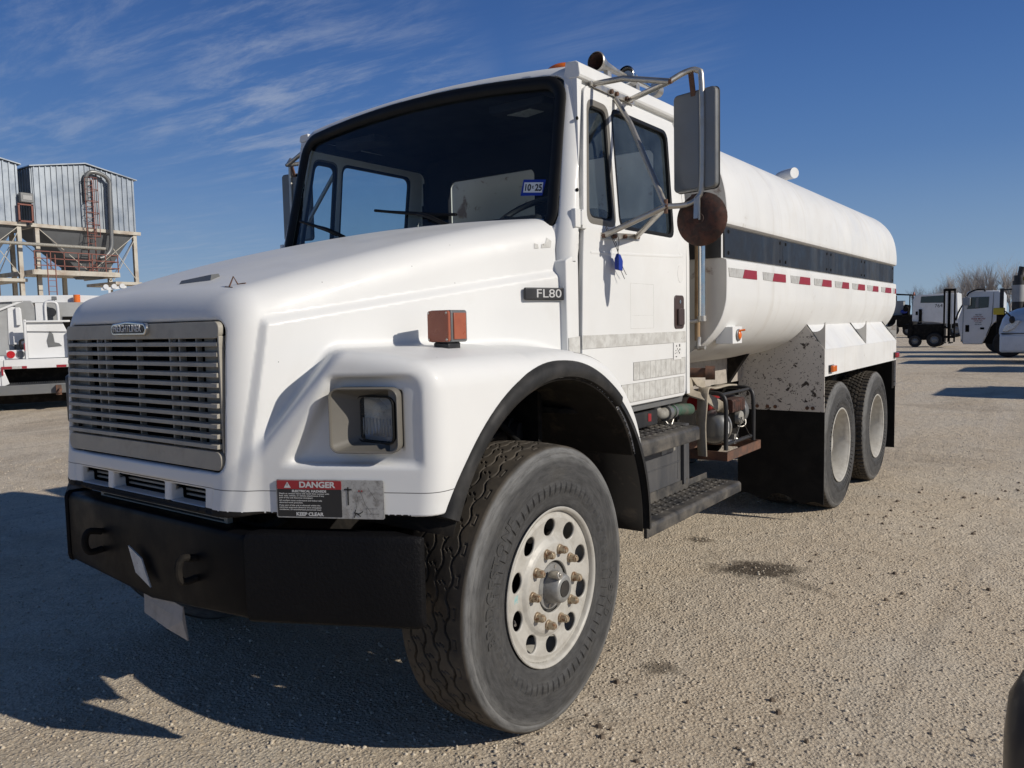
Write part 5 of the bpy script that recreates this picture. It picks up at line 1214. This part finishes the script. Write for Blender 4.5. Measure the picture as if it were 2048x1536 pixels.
# ================================================================== surroundings
m_galv = M("galvanised_sheet", (.36, .40, .44), .38, .55, (.22, .24, .26), .4, .5, .45, .7, streak=True)
m_galvdark = M("hopper_steel", (.16, .17, .18), .5, .4, (.12, .12, .12), .4, .8)
m_cream = M("cream_steel", (.52, .49, .42), .5, 0, (.26, .17, .11), .7, 1.4, .45, .68)
m_redrail = M("rust_red_rail", (.22, .075, .055), .6, 0, (.12, .07, .05), .5, 3)
m_white2 = M("white_truck_paint", (.74, .75, .75), .35, 0, (.4, .38, .34), .35, 1.5, .5, .8, coat=.2)
m_greypaint = M("grey_body_paint", (.36, .37, .37), .5, 0, (.2, .19, .18), .4, 2)
m_glassdark = M("dark_window_glass", (.015, .03, .03), .08, 0, coat=.5)
m_bark = M("winter_bark", (.36, .33, .305), .9)
m_tyrefar = M("far_tyre", (.015, .014, .013), .8, 0, (.04, .035, .03), .5, 3)
m_yellow = M("yellow_paint", (.55, .42, .03), .5)

# ---- raised storage bins on cream steel legs, far left
def silo(y0, label):
    r = root("storage_bin", (-46.55, y0, 0), 0, label, "bin", "raised storage bins beside the yard")
    L, D = 6.0, 3.6
    b = MB()
    b.box(-D, 0, 0, L, 8.0, 11.25); b.prism([(0, 11.25), (L, 11.25), (L / 2, 11.78)], 'x', -D, 0)
    for k in range(19): y = .1 + k * (L - .2) / 18; b.box(.003, .07, y - .035, y + .035, 8.02, 11.25 + .5 * (1 - abs(y - L / 2) / (L / 2)))
    for k in range(11): x = -D + .1 + k * (D - .2) / 10; b.box(x - .035, x + .035, -.07, -.003, 8.02, 11.22)
    b.build("bin_wall", m_galv, r, 20)
    b = MB(); b.prism([(-.16, 11.24), (L / 2, 11.83), (L + .16, 11.24), (L + .16, 11.30), (L / 2, 11.90), (-.16, 11.30)], 'x', -D - .12, .16); b.build("bin_roof", m_galv, r, 20)
    b = MB(); c0 = (-1.6, 3.6, 4.9)
    b.add([(-D + .05, .1, 7.98), (-.05, .1, 7.98), (-.05, L - .1, 7.98), (-D + .05, L - .1, 7.98), (-2.2, 3.1, 5.0), (-1.0, 3.1, 5.0), (-1.0, 4.2, 5.0), (-2.2, 4.2, 5.0)], [(3, 2, 1, 0), (4, 5, 6, 7), (0, 1, 5, 4), (1, 2, 6, 5), (2, 3, 7, 6), (3, 0, 4, 7)])
    b.build("hopper", m_galvdark, r, 20)
    for x in (-.1, -D + .1):
        for y in (.1, L - .1) + ((3.0,) if x < -1 else ()):
            b = MB(); b.box(x - .10, x + .10, y - .012, y + .012, 0, 7.95); b.box(x - .11, x - .09, y - .11, y + .11, 0, 7.95); b.box(x + .09, x + .11, y - .11, y + .11, 0, 7.95); b.build("leg", m_cream, r, 20)
    b = MB()
    for x in (0, -D): b.box(x - .1, x + .1, -.25, L + .25, 7.80, 8.0)
    for y in (0, L): b.box(-D, 0, y - .1, y + .1, 7.80, 7.98)
    b.build("top_beam", m_cream, r, 20)
    b = MB(); b.box(-D, .9, -.6, 4.3, 5.15, 5.21); b.box(.85, .95, -.6, 4.3, 5.02, 5.30); b.box(-D, .9, -.65, -.55, 5.02, 5.28); b.box(-D, .9, 4.25, 4.35, 5.02, 5.28); b.box(-D, .2, 4.4, L + .1, 4.62, 4.80); b.build("platform", m_cream, r, 20)
    for y in (-.5, .35, 1.1, 1.9, 2.7, 3.5, 4.25):
        b = MB(); b.beam((.9, y, 5.3), (.9, y, 6.35), .05); b.build("railing_post", m_redrail, r, 20)
    for z in (5.55, 5.95, 6.35):
        b = MB(); b.beam((.9, -.55, z), (.9, 4.3, z), .05); b.build("railing_bar", m_redrail, r, 20)
        b = MB(); b.beam((.9, 4.28, z), (-1.2, 4.28, z), .05); b.build("railing_bar", m_redrail, r, 20)
    def ladder(y, z0, z1, x, cage):
        b = MB()
        for s in (-.22, .22): b.beam((x, y + s, z0), (x, y + s, z1), .05)
        z = z0 + .2
        while z < z1: b.beam((x, y - .22, z), (x, y + .22, z), .03); z += .32
        ld = b.build("ladder", m_redrail, r, 20)
        if cage:
            b = MB(); z = z0 + 2.2
            while z < z1 + .1:
                b.tube([(x, y - .24, z), (x + .35, y - .38, z), (x + .62, y - .2, z), (x + .68, y, z), (x + .62, y + .2, z), (x + .35, y + .38, z), (x, y + .24, z)], .022, 5); z += .7
            for dx, dy in ((.35, -.38), (.68, 0), (.35, .38)): b.beam((x + dx, y + dy, z0 + 2.2), (x + dx, y + dy, z1), .03)
            b.build("ladder_cage", m_redrail, ld, 20)
    ladder(3.1, 5.25, 10.9, .15, True); ladder(.35, 1.6, 6.2, .95, False)
    b = MB(); b.tube([(.2, 2.9, 9.6), (.25, 2.9, 10.9), (.35, 3.2, 11.35), (.4, 3.9, 11.25), (.4, 4.25, 10.9), (.4, 4.25, 10.3), (.4, 4.2, 8.0), (.4, 4.15, 6.9), (.4, 3.8, 6.35), (.4, 3.4, 6.15)], .13, 10, sub=4); b.build("downpipe", m_mirrorback, r, 60)
    b = MB(); b.cyl((.55, -6.0, 6.75), (.55, 3.7, 6.75), .10, n=12); b.build("crossing_pipe", m_pipe, r, 60)
    b = MB()
    for a, c_ in (((0, .1, 7.8), (0, 3.0, 5.3)), ((0, L - .1, 7.8), (0, 3.0, 5.3)), ((0, L - .1, 7.6), (0, 4.4, 4.9)), ((0, L - .1, 4.9), (0, 4.2, 7.2)), ((-D, .1, 7.8), (-D, 3, 5.2)), ((-D, L - .1, 4.9), (0, L - .1, 7.7))): b.beam(a, c_, .035)
    b.each("brace_rod", m_cream, r, 20)
    b = MB()
    for a, c_ in (((.25, -.9, 8.0), (.25, -.9, 9.0)), ((.25, -.2, 8.0), (.25, -.2, 9.0)), ((.25, -.95, 9.0), (.25, -.15, 9.0)), ((.25, -.95, 8.05), (.25, -.15, 8.05))): b.beam(a, c_, .09)
    b.build("lamp_frame", m_redrail, r, 20)
    b = MB(); b.box(.15, .45, -.85, -.15, 9.1, 9.65); fl = b.build("flood_lamp", m_mirrorback, r, 20, .04)
    b = MB(); b.box(.45, .47, -.72, -.25, 9.25, 9.5); b.build("lamp_glass", m_signgrey, fl, 0)
    return r
silo(18.1, "corrugated steel storage bin with caged ladder and grey downpipe, raised on cream legs")
silo(11.35, "corrugated steel storage bin mostly cut off by the left edge of the picture")

# ---- service truck seen from behind, left
SV = root("service_truck", (-14.62, 4.60, 0), R(68.3), "white service truck seen from behind with red tail lamp and dark bumper step", "service truck")
b = MB(); b.box(-1.45, 1.20, .35, 5.2, .95, 1.12); b.box(-1.45, -.50, .02, .35, .82, 1.05); b.box(-.50, 1.20, .0, .35, .86, 1.05); b.build("deck", m_white2, SV, 30, .01)
b = MB(); b.box(-1.45, -.56, .05, .40, .42, .82); b.prism([(-.56, .82), (-.50, .82), (-.42, .56), (-.56, .50)], 'y', .03, .06); b.build("bumper_side", m_white2, SV, 30, .01)
b = MB(); b.box(-.50, 1.2, .10, .60, .50, .56)
for k in range(40): b.box(-.48 + k * .04, -.465 + k * .04, .095, .105, .52, .58)
b.build("tread_plate", m_stripe, SV, 20)
b = MB(); b.box(-1.45, 1.2, -.06, .08, .33, .53); b.build("rear_bumper", m_mirrorback, SV, 30, .01)
b = MB(); b.box(.38, .48, -.20, -.06, .30, .50); b.tube([(.43, -.20, .40), (.46, -.28, .42), (.43, -.33, .36), (.39, -.27, .33)], .03, 8, sub=3); b.build("tow_coupling", m_rust, SV, 40)
b = MB(); b.box(-1.3, 1.1, .5, 1.2, .12, .90); b.box(-1.0, 1.0, 1.2, 5, .5, .92); b.build("underbody", m_dark, SV)
for x in (-.95, .85):
    b = MB(); b.lathe([(-.28, .30), (-.28, .48), (-.22, .52), (.22, .52), (.28, .48), (.28, .30)], (0, 0, 0), 'x', 32); w = b.build("rear_wheel", m_tyrefar, SV, 40); w.location = (x, 1.9, .51)
b = MB(); b.box(-1.45, -.30, .55, 4.0, 1.12, 2.28); b.prism([(.0 - .30, 1.12), (.22, 1.12), (.22, 1.9), (.05, 2.27), (-.30, 2.27)], 'y', .75, 2.2); b.build("tool_body", m_greypaint, SV, 30, .02)
b = MB(); b.prism([(-.40, 1.35), (-.12, 1.35), (-.14, 2.10), (-.38, 2.16)], 'y', .53, .548); b.box(-.24, -.16, .45, .52, 1.75, 2.12); b.build("body_panel", m_white2, SV, 30, .01)
b = MB(); b.box(-.62, -.58, .40, .545, 1.75, 2.30); b.beam((-.60, .5, 2.25), (-.10, .5, 2.28), .05); b.beam((-.9, .5, 1.9), (-.10, .52, 2.26), .04); b.build("grab_rail", m_white2, SV, 30)
b = MB(); b.box(-.45, -.13, .30, .36, 1.06, 1.24); lp = b.build("tail_lamp_panel", m_white2, SV, 30, .006)
b = MB(); b.cyl((-.37, .30, 1.15), (-.37, .275, 1.15), .075, n=24); b.build("tail_lamp", m_redlens, lp, 40)
b = MB(); b.cyl((-.20, .30, 1.15), (-.20, .275, 1.15), .075, n=24); b.build("reversing_lamp", m_mirrorback, lp, 40)
for x0, x1, mt_ in ((-.545, -.36, m_red), (-.36, -.19, m_tape), (-.19, -.10, m_red), (.42, .60, m_red), (.60, .75, m_tape)):
    b = MB(); b.box(x0, x1 - .004, -.006, -.001, .865, .915); b.build("reflective_tape", mt_, SV)
b = MB(); b.box(-.548, -.515, -.004, .02, .74, .865); b.build("reflective_tape", m_red, SV)
b = MB(); b.box(-.115, -.07, .10, .16, 1.05, 1.86); b.box(-.11, .72, .10, .16, 1.80, 1.84); b.prism([(-.07, 1.62), (.66, 1.60), (.58, 1.80), (-.07, 1.81)], 'y', .17, .20); b.box(-.07, .72, .22, .25, 1.06, 1.62); b.box(.66, .72, .10, 1.2, 1.06, 1.60); b.build("tailgate_box", m_white2, SV, 30, .008)
b = MB(); b.box(-.13, -.115, .08, .10, 1.22, 1.38); b.build("reflective_tape", m_red, SV)
b = MB(); b.prism([(.28, 1.42), (.34, 1.62), (.40, 1.55), (.42, 1.38), (.50, 1.36), (.55, 1.30), (.30, 1.28)], 'y', .208, .219); b.build("folded_hook", m_mirrorback, SV)
b = MB(); b.tube([(.25, .3, 1.10), (.38, .28, 1.16), (.5, .3, 1.12), (.62, .28, 1.20), (.70, .3, 1.16), (.6, .3, 1.10), (.45, .3, 1.09)], .03, 8, sub=4); b.build("cable_bundle", m_seal, SV, 60)
b = MB(); b.tube([(-.17, .42, 1.25), (-.20, .36, 1.40), (-.14, .34, 1.45), (-.08, .36, 1.44)], .025, 8, sub=3); b.build("lever", m_black, SV, 60)
b = MB(); b.tube([(.30, .7, 1.80), (.30, .7, 2.18), (.36, .7, 2.24), (.50, .7, 2.22), (.53, .7, 2.1), (.53, .7, 1.80)], .03, 8, sub=3); b.box(.12, .30, .72, .78, 1.84, 2.22); b.build("pipe_loop", m_white2, SV, 50)
b = MB(); b.cyl((.40, .80, 2.02), (.40, .72, 2.02), .10, n=24, sq=1); b.build("round_port", m_stripe, SV, 40)
b = MB(); b.box(.22, 2.3, .9, 4.5, 1.12, 2.24); b.box(.60, 1.1, .89, .91, 1.55, 1.95); b.build("side_box", m_greypaint, SV, 30, .02)
b = MB(); b.box(.62, 1.2, .87, .888, 1.50, 1.93); b.build("open_bay", m_void, SV)
b = MB(); b.prism([(-.72, 2.28), (-.60, 2.40), (.9, 2.42), (2.3, 2.38), (2.35, 2.24), (-.72, 2.24)], 'y', 1.4, 4.8); b.build("roof_cover", m_white2, SV, 40, .03)
b = MB(); b.box(.44, .54, 1.2, 1.3, 2.30, 2.38); b.box(.48, .50, 1.22, 1.28, 2.24, 2.30); b.build("work_lamp", m_mirrorback, SV, 30, .01)
b = MB(); b.cyl((.93, 1.25, 2.25), (.93, 1.25, 2.42), .07, n=20); b.build("amber_beacon", m_orange, SV, 40)
b = MB(); b.beam((1.62, 1.6, 2.3), (1.62, 1.6, 2.55), .05); b.beam((1.45, 1.6, 2.56), (1.98, 1.6, 2.62), .04, .06)
for k in range(3): b.cyl((1.55 + k * .17, 1.55, 2.62 + k * .01), (1.55 + k * .17, 1.68, 2.62 + k * .01), .055, n=14)
b.build("lamp_bar", m_white2, SV, 40)

# ---- far right: yard vehicles
def FX(x, z, s, y): return (2.795 + (x - 2.795) * s, -2.43 + (y + 2.43) * s, 1.528 + (z - 1.528) * s)
def far_root(name, x, y, s, label, cat, group=None):
    q = FX(x, 0, s, y); return root(name, (q[0], q[1], 0), 0, label, cat, group), q[0], q[1]
def slab(r, X0, Y0, s, y, pts, name, mat, d0, d1, bevel=.02, parent=None, smooth=30):
    P = [(FX(x, z, s, y)[0] - X0, max(0.02, FX(x, z, s, y)[2])) for x, z in pts]
    b = MB(); b.prism(P, 'y', d0, d1); return b.build(name, mat, parent or r, smooth, bevel)
def wheel_at(r, x, y, rad, w=.28, name="wheel"):
    b = MB(); b.lathe([(-w / 2, rad * .55), (-w / 2, rad * .93), (-w / 2 + .04, rad), (w / 2 - .04, rad), (w / 2, rad * .93), (w / 2, rad * .55)], (0, 0, 0), 'y', 32); o = b.build(name, m_tyrefar, r, 40); o.location = (x, y, rad)
    b = MB(); b.lathe([(-w / 2 + .02, rad * .55), (-w / 2 + .06, rad * .45), (-w / 2 + .02, rad * .15), (-w / 2 + .02, 0)], (0, 0, 0), 'y', 24); b.build("rim", m_mirrorback, o, 40)
    return o
s, y = 1.21, 28.4; A, X0, Y0 = far_root("yard_truck", -.2, y, s, "white truck cab with red lettered door and black hose curving over its roof", "truck")
body = slab(A, X0, Y0, s, y, [(-.71, .56), (-.13, .56), (.02, .90), (.10, 1.15), (.22, 1.29), (.42, 1.40), (.42, 2.22), (.34, 2.36), (-.50, 2.38), (-.60, 2.34), (-.78, 1.70), (-.88, 1.38), (-.80, .9)], "cab", m_white2, 0, 2.1, .04)
slab(A, X0, Y0, s, y, [(-.60, 1.76), (-.48, 2.16), (.05, 2.16), (.03, 1.80), (-.30, 1.77)], "door_window", m_glassdark, -.012, .02, .004, body)
slab(A, X0, Y0, s, y, [(-.36, 1.80), (-.34, 2.14), (-.26, 2.14), (-.26, 1.80)], "window_post", m_mirrorback, -.02, .0, .004, body)
slab(A, X0, Y0, s, y, [(-.72, .60), (-.71, .60), (-.70, 2.0), (-.71, 2.0)], "door_gap", m_void, -.01, .02, 0, body)
slab(A, X0, Y0, s, y, [(-.02, .85), (.13, 1.30), (.17, 2.30), (.18, 2.30), (.145, 1.29), (-.01, .85)], "door_gap", m_void, -.01, .02, 0, body)
slab(A, X0, Y0, s, y, [(-.64, .98), (-.64, 1.22), (-.52, 1.22), (-.52, .98)], "door_vent", m_void, -.015, .02, .02, body)
slab(A, X0, Y0, s, y, [(-.20, 1.06), (-.20, 1.13), (-.08, 1.13), (-.08, 1.06)], "door_handle", m_void, -.02, .02, .01, body)
for tx, z, sz, mt_ in (("We Sell", 1.56, .07, m_ink), ("Cut-Rite Cans", 1.50, .06, m_signred), ("WEB MOW", 1.42, .10, m_signred), ("870-867-8856", 1.35, .055, m_signred), ("usdot 2096", 1.29, .05, m_ink), ("Ash Grove", 1.23, .055, m_ink)):
    add_mesh("lettering", text_mesh(tx, sz, lambda x, yy, zz: (FX(-.26, z, s, y)[0] - X0 + x, -.006 - zz, FX(0, z, s, y)[2] + yy), .001, .001), mt_, body, 0)
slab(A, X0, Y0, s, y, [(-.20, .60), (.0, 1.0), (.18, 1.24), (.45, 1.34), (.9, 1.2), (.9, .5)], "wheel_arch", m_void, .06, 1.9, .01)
wheel_at(A, FX(.36, 0, s, y)[0] - X0, .22, .52); wheel_at(A, FX(.36, 0, s, y)[0] - X0, 1.9, .52)
b = MB(); x_ = FX(-.88, 0, s, y)[0] - X0; b.box(x_ + .1, x_ + 3.4, .3, 1.8, .45, .75); b.box(x_ + 1.8, x_ + 5.2, .1, 2.0, .75, 1.6); b.build("chassis", m_dark, A, 30)
b = MB(); b.tube([(-.35, -.1, 1.35), (-.25, -.14, 1.7), (-.05, -.15, 2.1), (.10, -.14, 2.45), (.35, -.10, 2.58), (.62, -.05, 2.60), (.66, 0, 2.52)], .03, 8, sub=4); b.tube([(-.38, -.12, 1.38), (-.20, -.18, 1.75), (-.12, -.18, 1.95)], .015, 6, sub=3)
hs2 = b.build("roof_hose", m_seal, A, 60); hs2.location = (-.52, 0, 0)
b = MB(); b.box(-.62, -.34, -.30, -.22, 1.95, 2.28); b.beam((-.48, -.02, 2.4), (-.48, -.26, 2.3), .03); mm = b.build("side_mirror", m_greypaint, A, 30, .02)

s, y = 1.62, 25; FK, X0, Y0 = far_root("forklift", -.7, y, s, "dark forklift with tall upright mast parked in front of the white cabs", "forklift")
b = MB()
for x in (-.22, -.02, .02, .24): b.box(x - .035, x + .035, -.06, .06, .25, 2.88)
for z in (.5, 1.0, 2.84): b.box(-.26, .28, -.05, .05, z - .06, z + .06)
b.build("mast", m_dark, FK, 20)
b = MB(); b.box(-.10, -.06, -.09, -.06, 1.0, 2.75); b.box(.10, .13, -.09, -.06, .9, 2.7); b.each("lift_chain", m_steel, FK, 20)
b = MB(); b.box(-1.6, -.25, .0, 1.1, .35, 1.15); b.prism([(-1.9, .45), (-1.6, .35), (-1.6, 1.3), (-1.85, 1.2)], 'y', .05, 1.05); b.build("body", m_dark, FK, 30, .05)
wheel_at(FK, -.62, -.05, .36, .24); wheel_at(FK, -1.5, -.05, .30, .2); wheel_at(FK, -.62, 1.1, .36, .24)
b = MB(); b.box(-.2, -.1, -.95, -.06, .2, .26); b.box(.1, .2, -.95, -.06, .2, .26); b.each("fork", m_dark, FK, 20)

s, y = 1.95, 31; B7, X0, Y0 = far_root("flatbed_truck", -2.2, y, s, "white truck cab marked 764 with green tinted window, left of the forklift", "truck")
body = slab(B7, X0, Y0, s, y, [(-2.72, 1.36), (-2.70, 2.2), (-2.62, 2.36), (-1.2, 2.40), (-1.15, 1.2), (-2.0, 1.32)], "cab", m_white2, 0, 2.2, .05)
slab(B7, X0, Y0, s, y, [(-2.44, 2.06), (-2.42, 2.30), (-1.66, 2.32), (-1.64, 2.04)], "cab_window", m_glassdark, -.012, .02, .01, body)
slab(B7, X0, Y0, s, y, [(-2.60, 1.60), (-2.60, 1.74), (-2.52, 1.74), (-2.52, 1.60)], "exhaust_vent", m_void, -.012, .02, .01, body)
add_mesh("lettering", text_mesh("764", .36, lambda x, yy, zz: (FX(-1.82, 0, s, y)[0] - X0 + x, -.006 - zz, FX(0, 1.93, s, y)[2] + yy), .001, .0), m_ink, body, 0)
b = MB(); b.box(-1.7, 2.4, .2, 1.9, .62, .98); b.box(-1.2, .6, -.1, .2, .5, 1.0); b.cyl((-1.1, -.1, .95), (-.75, -.1, .95), .17); b.cyl((-.7, -.1, .95), (-.35, -.1, .95), .17); b.box(-1.2, -.1, -.12, -.06, .25, .8); b.build("chassis", m_dark, B7, 30)
b = MB(); b.cyl((-.95, -.14, .95), (-.62, -.14, .95), .19); b.build("air_tank", m_pipe, B7, 40)
b = MB(); b.prism([(-.72, .48), (-.58, .62), (-.44, .48), (-.58, .34)], 'y', -.135, -.125); b.build("placard", m_white, B7)
wheel_at(B7, -.2, .1, .52); wheel_at(B7, 1.9, .1, .52)
b = MB(); b.box(-.55, -.35, -.1, .2, 1.2, 2.1)
for k in range(8): b.tube([(-.6 + .04 * k, -.1, 1.1 + .1 * k), (-.45, -.25, 1.2 + .1 * k), (-.35, -.1, 1.0 + .12 * k)], .02, 6, sub=2)
b.build("hose_bundle", m_dark, B7, 40)
b = MB(); b.ball((-1.0, .6, 3.27), .12, .5, 1, 1.2); b.build("roof_lamp", m_fadeorange, B7, 60)

s, y = 1.95, 34; MC, X0, Y0 = far_root("loader", -3.5, y, s, "black canopied loader half hidden behind the tail of the tank truck", "loader")
b = MB(); b.prism([(-1.3, 3.55), (.55, 3.38), (.62, 3.28), (-1.3, 3.42)], 'y', 0, 1.6); b.build("canopy", m_dark, MC, 30, .02)
b = MB()
for x in (-.9, .35):
    for yy in (.1, 1.5): b.beam((x, yy, 1.4), (x, yy, 3.35), .07)
b.each("canopy_post", m_dark, MC, 20)
b = MB(); b.box(-1.3, .6, .1, 1.5, .7, 1.7); b.prism([(-.3, 1.7), (.2, 1.7), (.3, 2.5), (-.1, 2.6)], 'y', .5, 1.1); b.cyl((.1, -.1, 2.2), (.1, .5, 2.2), .22); b.build("body", m_dark, MC, 30, .06)
b = MB(); b.ball((-.1, .2, 2.0), .22, 1.2, 1, .8); b.build("engine_cover", m_blue, MC, 60)
b = MB(); b.box(-1.2, -.2, .6, 1.4, 1.7, 2.9); b.build("side_screen", m_greypaint, MC, 30, .02)
wheel_at(MC, -.9, .0, .5); wheel_at(MC, .3, .0, .42)

def semi(x, y, label):
    r = root("semi_tractor", (x, y, 0), 0, label, "semi truck", "white semi tractors along the right side")
    b = MB(); n = 12; sec = []
    prof_ = [(0, .95, 1.20, .98), (.05, .80, 1.45, 1.0), (.15, .72, 1.60, 1.08), (.40, .70, 1.72, 1.14), (.9, .72, 1.84, 1.16), (1.6, .75, 1.95, 1.17), (1.9, .78, 2.02, 1.17)]
    vs = []
    for xx, zb, zt, hw in prof_:
        for k in range(n + 1):
            t = math.pi * k / n; vs.append((xx, -math.cos(t) * hw if 0 < k < n else (-hw if k == 0 else hw), zb + (zt - zb) * min(1, (math.sin(t) ** .55)) if 0 < k < n else zb))
    b.add(vs, [(i * (n + 1) + k, i * (n + 1) + k + 1, (i + 1) * (n + 1) + k + 1, (i + 1) * (n + 1) + k) for i in range(len(prof_) - 1) for k in range(n)] + [tuple(range(n + 1))]); b.build("hood", m_white2, r, 60)
    b = MB(); b.prism(rrect(-1.16, 1.16, .34, .93, .10), 'x', .03, .9); b.build("bumper", m_white2, r, 30, .06)
    b = MB(); b.box(.06, .8, -1.155, 1.155, .935, .955); b.build("bumper_gap", m_void, r)
    b = MB(); b.prism([(1.85, .8), (3.9, .8), (3.9, 3.0), (2.5, 2.95), (2.1, 2.05), (1.85, 2.0)], 'y', -1.15, 1.15); cb = b.build("cab", m_white2, r, 30, .08)
    for sy in (-1, 1):
        b = MB(); b.prism([(.10, 1.02), (.16, 1.22), (.48, 1.38), (.60, 1.36), (.42, 1.10), (.22, 1.0)], 'y', *sorted((sy * 1.05, sy * 1.168))); hl = b.build("headlight", m_lensclear, r, 30, .02)
        b = MB(); b.prism([(2.3, 1.95), (2.62, 2.65), (3.2, 2.65), (3.2, 1.95)], 'y', *sorted((sy * 1.14, sy * 1.155))); b.build("side_window", m_glassdark, cb, 30, .01)
        b = MB(); b.tube([(.30, sy * 1.05, 1.50), (.22, sy * 1.16, 1.60), (.15, sy * 1.25, 1.66)], .02, 8, sub=3); b.ball((.36, sy * 1.22, 1.38), .09, .9, .5, 1.3); b.beam((.18, sy * 1.22, 1.64), (.36, sy * 1.22, 1.42), .035); b.build("hood_mirror", m_black, r, 50)
        for xx in (1.25, 4.6, 5.9): wheel_at(r, xx, sy * 1.0, .51)
        b = MB(); b.cyl((4.05, sy * .8, 1.0), (4.05, sy * .8, 3.4), .08); b.build("exhaust_stack", m_black, r, 50)
    b = MB(); b.box(.9, 6.5, -.45, .45, .6, .95); b.prism([(.72, .34), (.85, .95), (1.25, 1.15), (1.70, .95), (1.82, .34)], 'y', -1.172, 1.172); b.build("chassis", m_void, r)
    b = MB(); b.prism([(2.05, 2.06), (2.46, 2.88), (2.50, 2.88), (2.10, 2.06)], 'y', -.95, .95); b.build("windshield", m_glassdark, cb, 30); cb.children[-1].location.x = -.03
    return r
semi(.46, 28.0, "glossy white semi tractor nose with swept headlight, cut off by the right edge")
semi(3.1, 16.6, "nearest white semi tractor, standing outside the right edge of the picture")
semi(2.6, 24.4, "middle white semi tractor, outside the right edge behind the nearest one")
ST = root("crane_truck", (.74, 31.2, 0), 0, "black exhaust stack and yellow machine part rising behind the white semi nose", "truck")
b = MB(); b.cyl((-.05, 0, 1.2), (-.05, 0, 2.75), .19, n=16); b.cyl((-.05, 0, 2.75), (-.05, 0, 2.95), .15, n=16); b.beam((-.55, 0, 1.2), (-.55, 0, 2.5), .12); b.beam((-.55, 0, 2.45), (0, 0, 2.45), .05); b.cyl((-.02, 0, 2.9), (.05, 0, 3.25), .08, .10, n=16); b.build("exhaust_stack", m_black, ST, 50)
b = MB(); b.cyl((-.05, 0, 2.0), (-.05, 0, 2.6), .20, n=16); b.build("heat_shield", m_greypaint, ST, 50)
b = MB(); b.box(-.7, .1, -.1, .6, .6, 1.6); b.box(-.6, -.5, 0, .1, 1.5, 2.4); b.box(.1, 2.8, 0, 2.0, .6, 2.2); b.build("body", m_dark, ST, 30, .04)
b = MB(); b.box(-.8, -.45, -.15, .2, 1.55, 1.80); b.box(.08, .2, -.05, .1, 2.3, 2.9); b.each("yellow_guard", m_yellow, ST, 30, .03)
wheel_at(ST, -.3, 0, .5); wheel_at(ST, 2.2, 0, .5)

# ---- row of bare trees beyond the yard
def tree_mesh(seed, h):
    rnd = random.Random(seed); b = MB()
    def br(p, d, ln_, r, lv):
        segs = 3; q = p
        for i in range(segs):
            d2 = (d + Vector((rnd.uniform(-1, 1), rnd.uniform(-1, 1), rnd.uniform(-.2, .5))) * .13).normalized(); e = q + d2 * ln_ / segs
            r1 = r * (1 - .28 * (i + 1) / segs)
            x = d2.orthogonal().normalized(); yv = d2.cross(x)
            vs = [c + (x * math.cos(t) + yv * math.sin(t)) * rr for c, rr in ((q, r * (1 - .28 * i / segs)), (e, r1)) for t in (0, 2.094, 4.189)]
            b.add(vs, [(0, 1, 4, 3), (1, 2, 5, 4), (2, 0, 3, 5)]); q = e; d = d2
            if lv < 4 and (i > 0 or lv > 0):
                for _ in range(2 if lv < 3 and rnd.random() < .8 else 1):
                    a = rnd.uniform(0, 6.28); sd = (d.orthogonal().normalized() * math.cos(a) + d.cross(d.orthogonal().normalized()) * math.sin(a))
                    br(q, (d * rnd.uniform(.75, 1.1) + sd * rnd.uniform(.28, .6) + Vector((0, 0, .30))).normalized(), ln_ * rnd.uniform(.55, .78), r1 * rnd.uniform(.5, .68), lv + 1)
    for k in range(rnd.choice((1, 2, 2))):
        br(Vector((rnd.uniform(-.2, .2), 0, 0)), Vector((rnd.uniform(-.2, .2), rnd.uniform(-.1, .1), 1)).normalized(), h * .42, .15, 0)
    return b.mesh("bare_tree")
TM = [tree_mesh(k + 3, 8.8) for k in range(4)]
for k_ in TM: k_.materials.append(m_bark)
for i in range(27):
    x = -20.0 + i * .83 + random.uniform(-.3, .3); yy = 142 + random.uniform(-5, 8)
    o = bpy.data.objects.new("bare_tree", TM[i % 4]); COL.objects.link(o); sc_ = (.80 if i < 4 else .92 if i < 9 else 1.06) * random.uniform(.92, 1.08); o.scale = (sc_, sc_, sc_); o.location = (x, yy, -.2); o.rotation_euler = (0, 0, random.uniform(0, 6.28))
    finish(o, "leafless winter tree in the row on the horizon beyond the parked yard vehicles", "tree", "bare trees on the horizon")
# low far ground cover: dark hedge line at the horizon
b = MB(); rr_ = random.Random(4); P = [(-150 + i * 3.0, 1.2 + rr_.random() * 1.6) for i in range(70)]
vs = []; 
for i, (x, h) in enumerate(P): vs += [(x, 150, -.3), (x, 150, h), (x, 156, h * .8), (x, 156, -.3)]
b.add(vs, [(4 * i + k, 4 * i + k + 1, 4 * i + k + 5, 4 * i + k + 4) for i in range(len(P) - 1) for k in range(3)])
finish(b.build("brush", m_bark, None, 0), 'low brown brush along the far edge of the yard', 'brush', None, 'stuff')
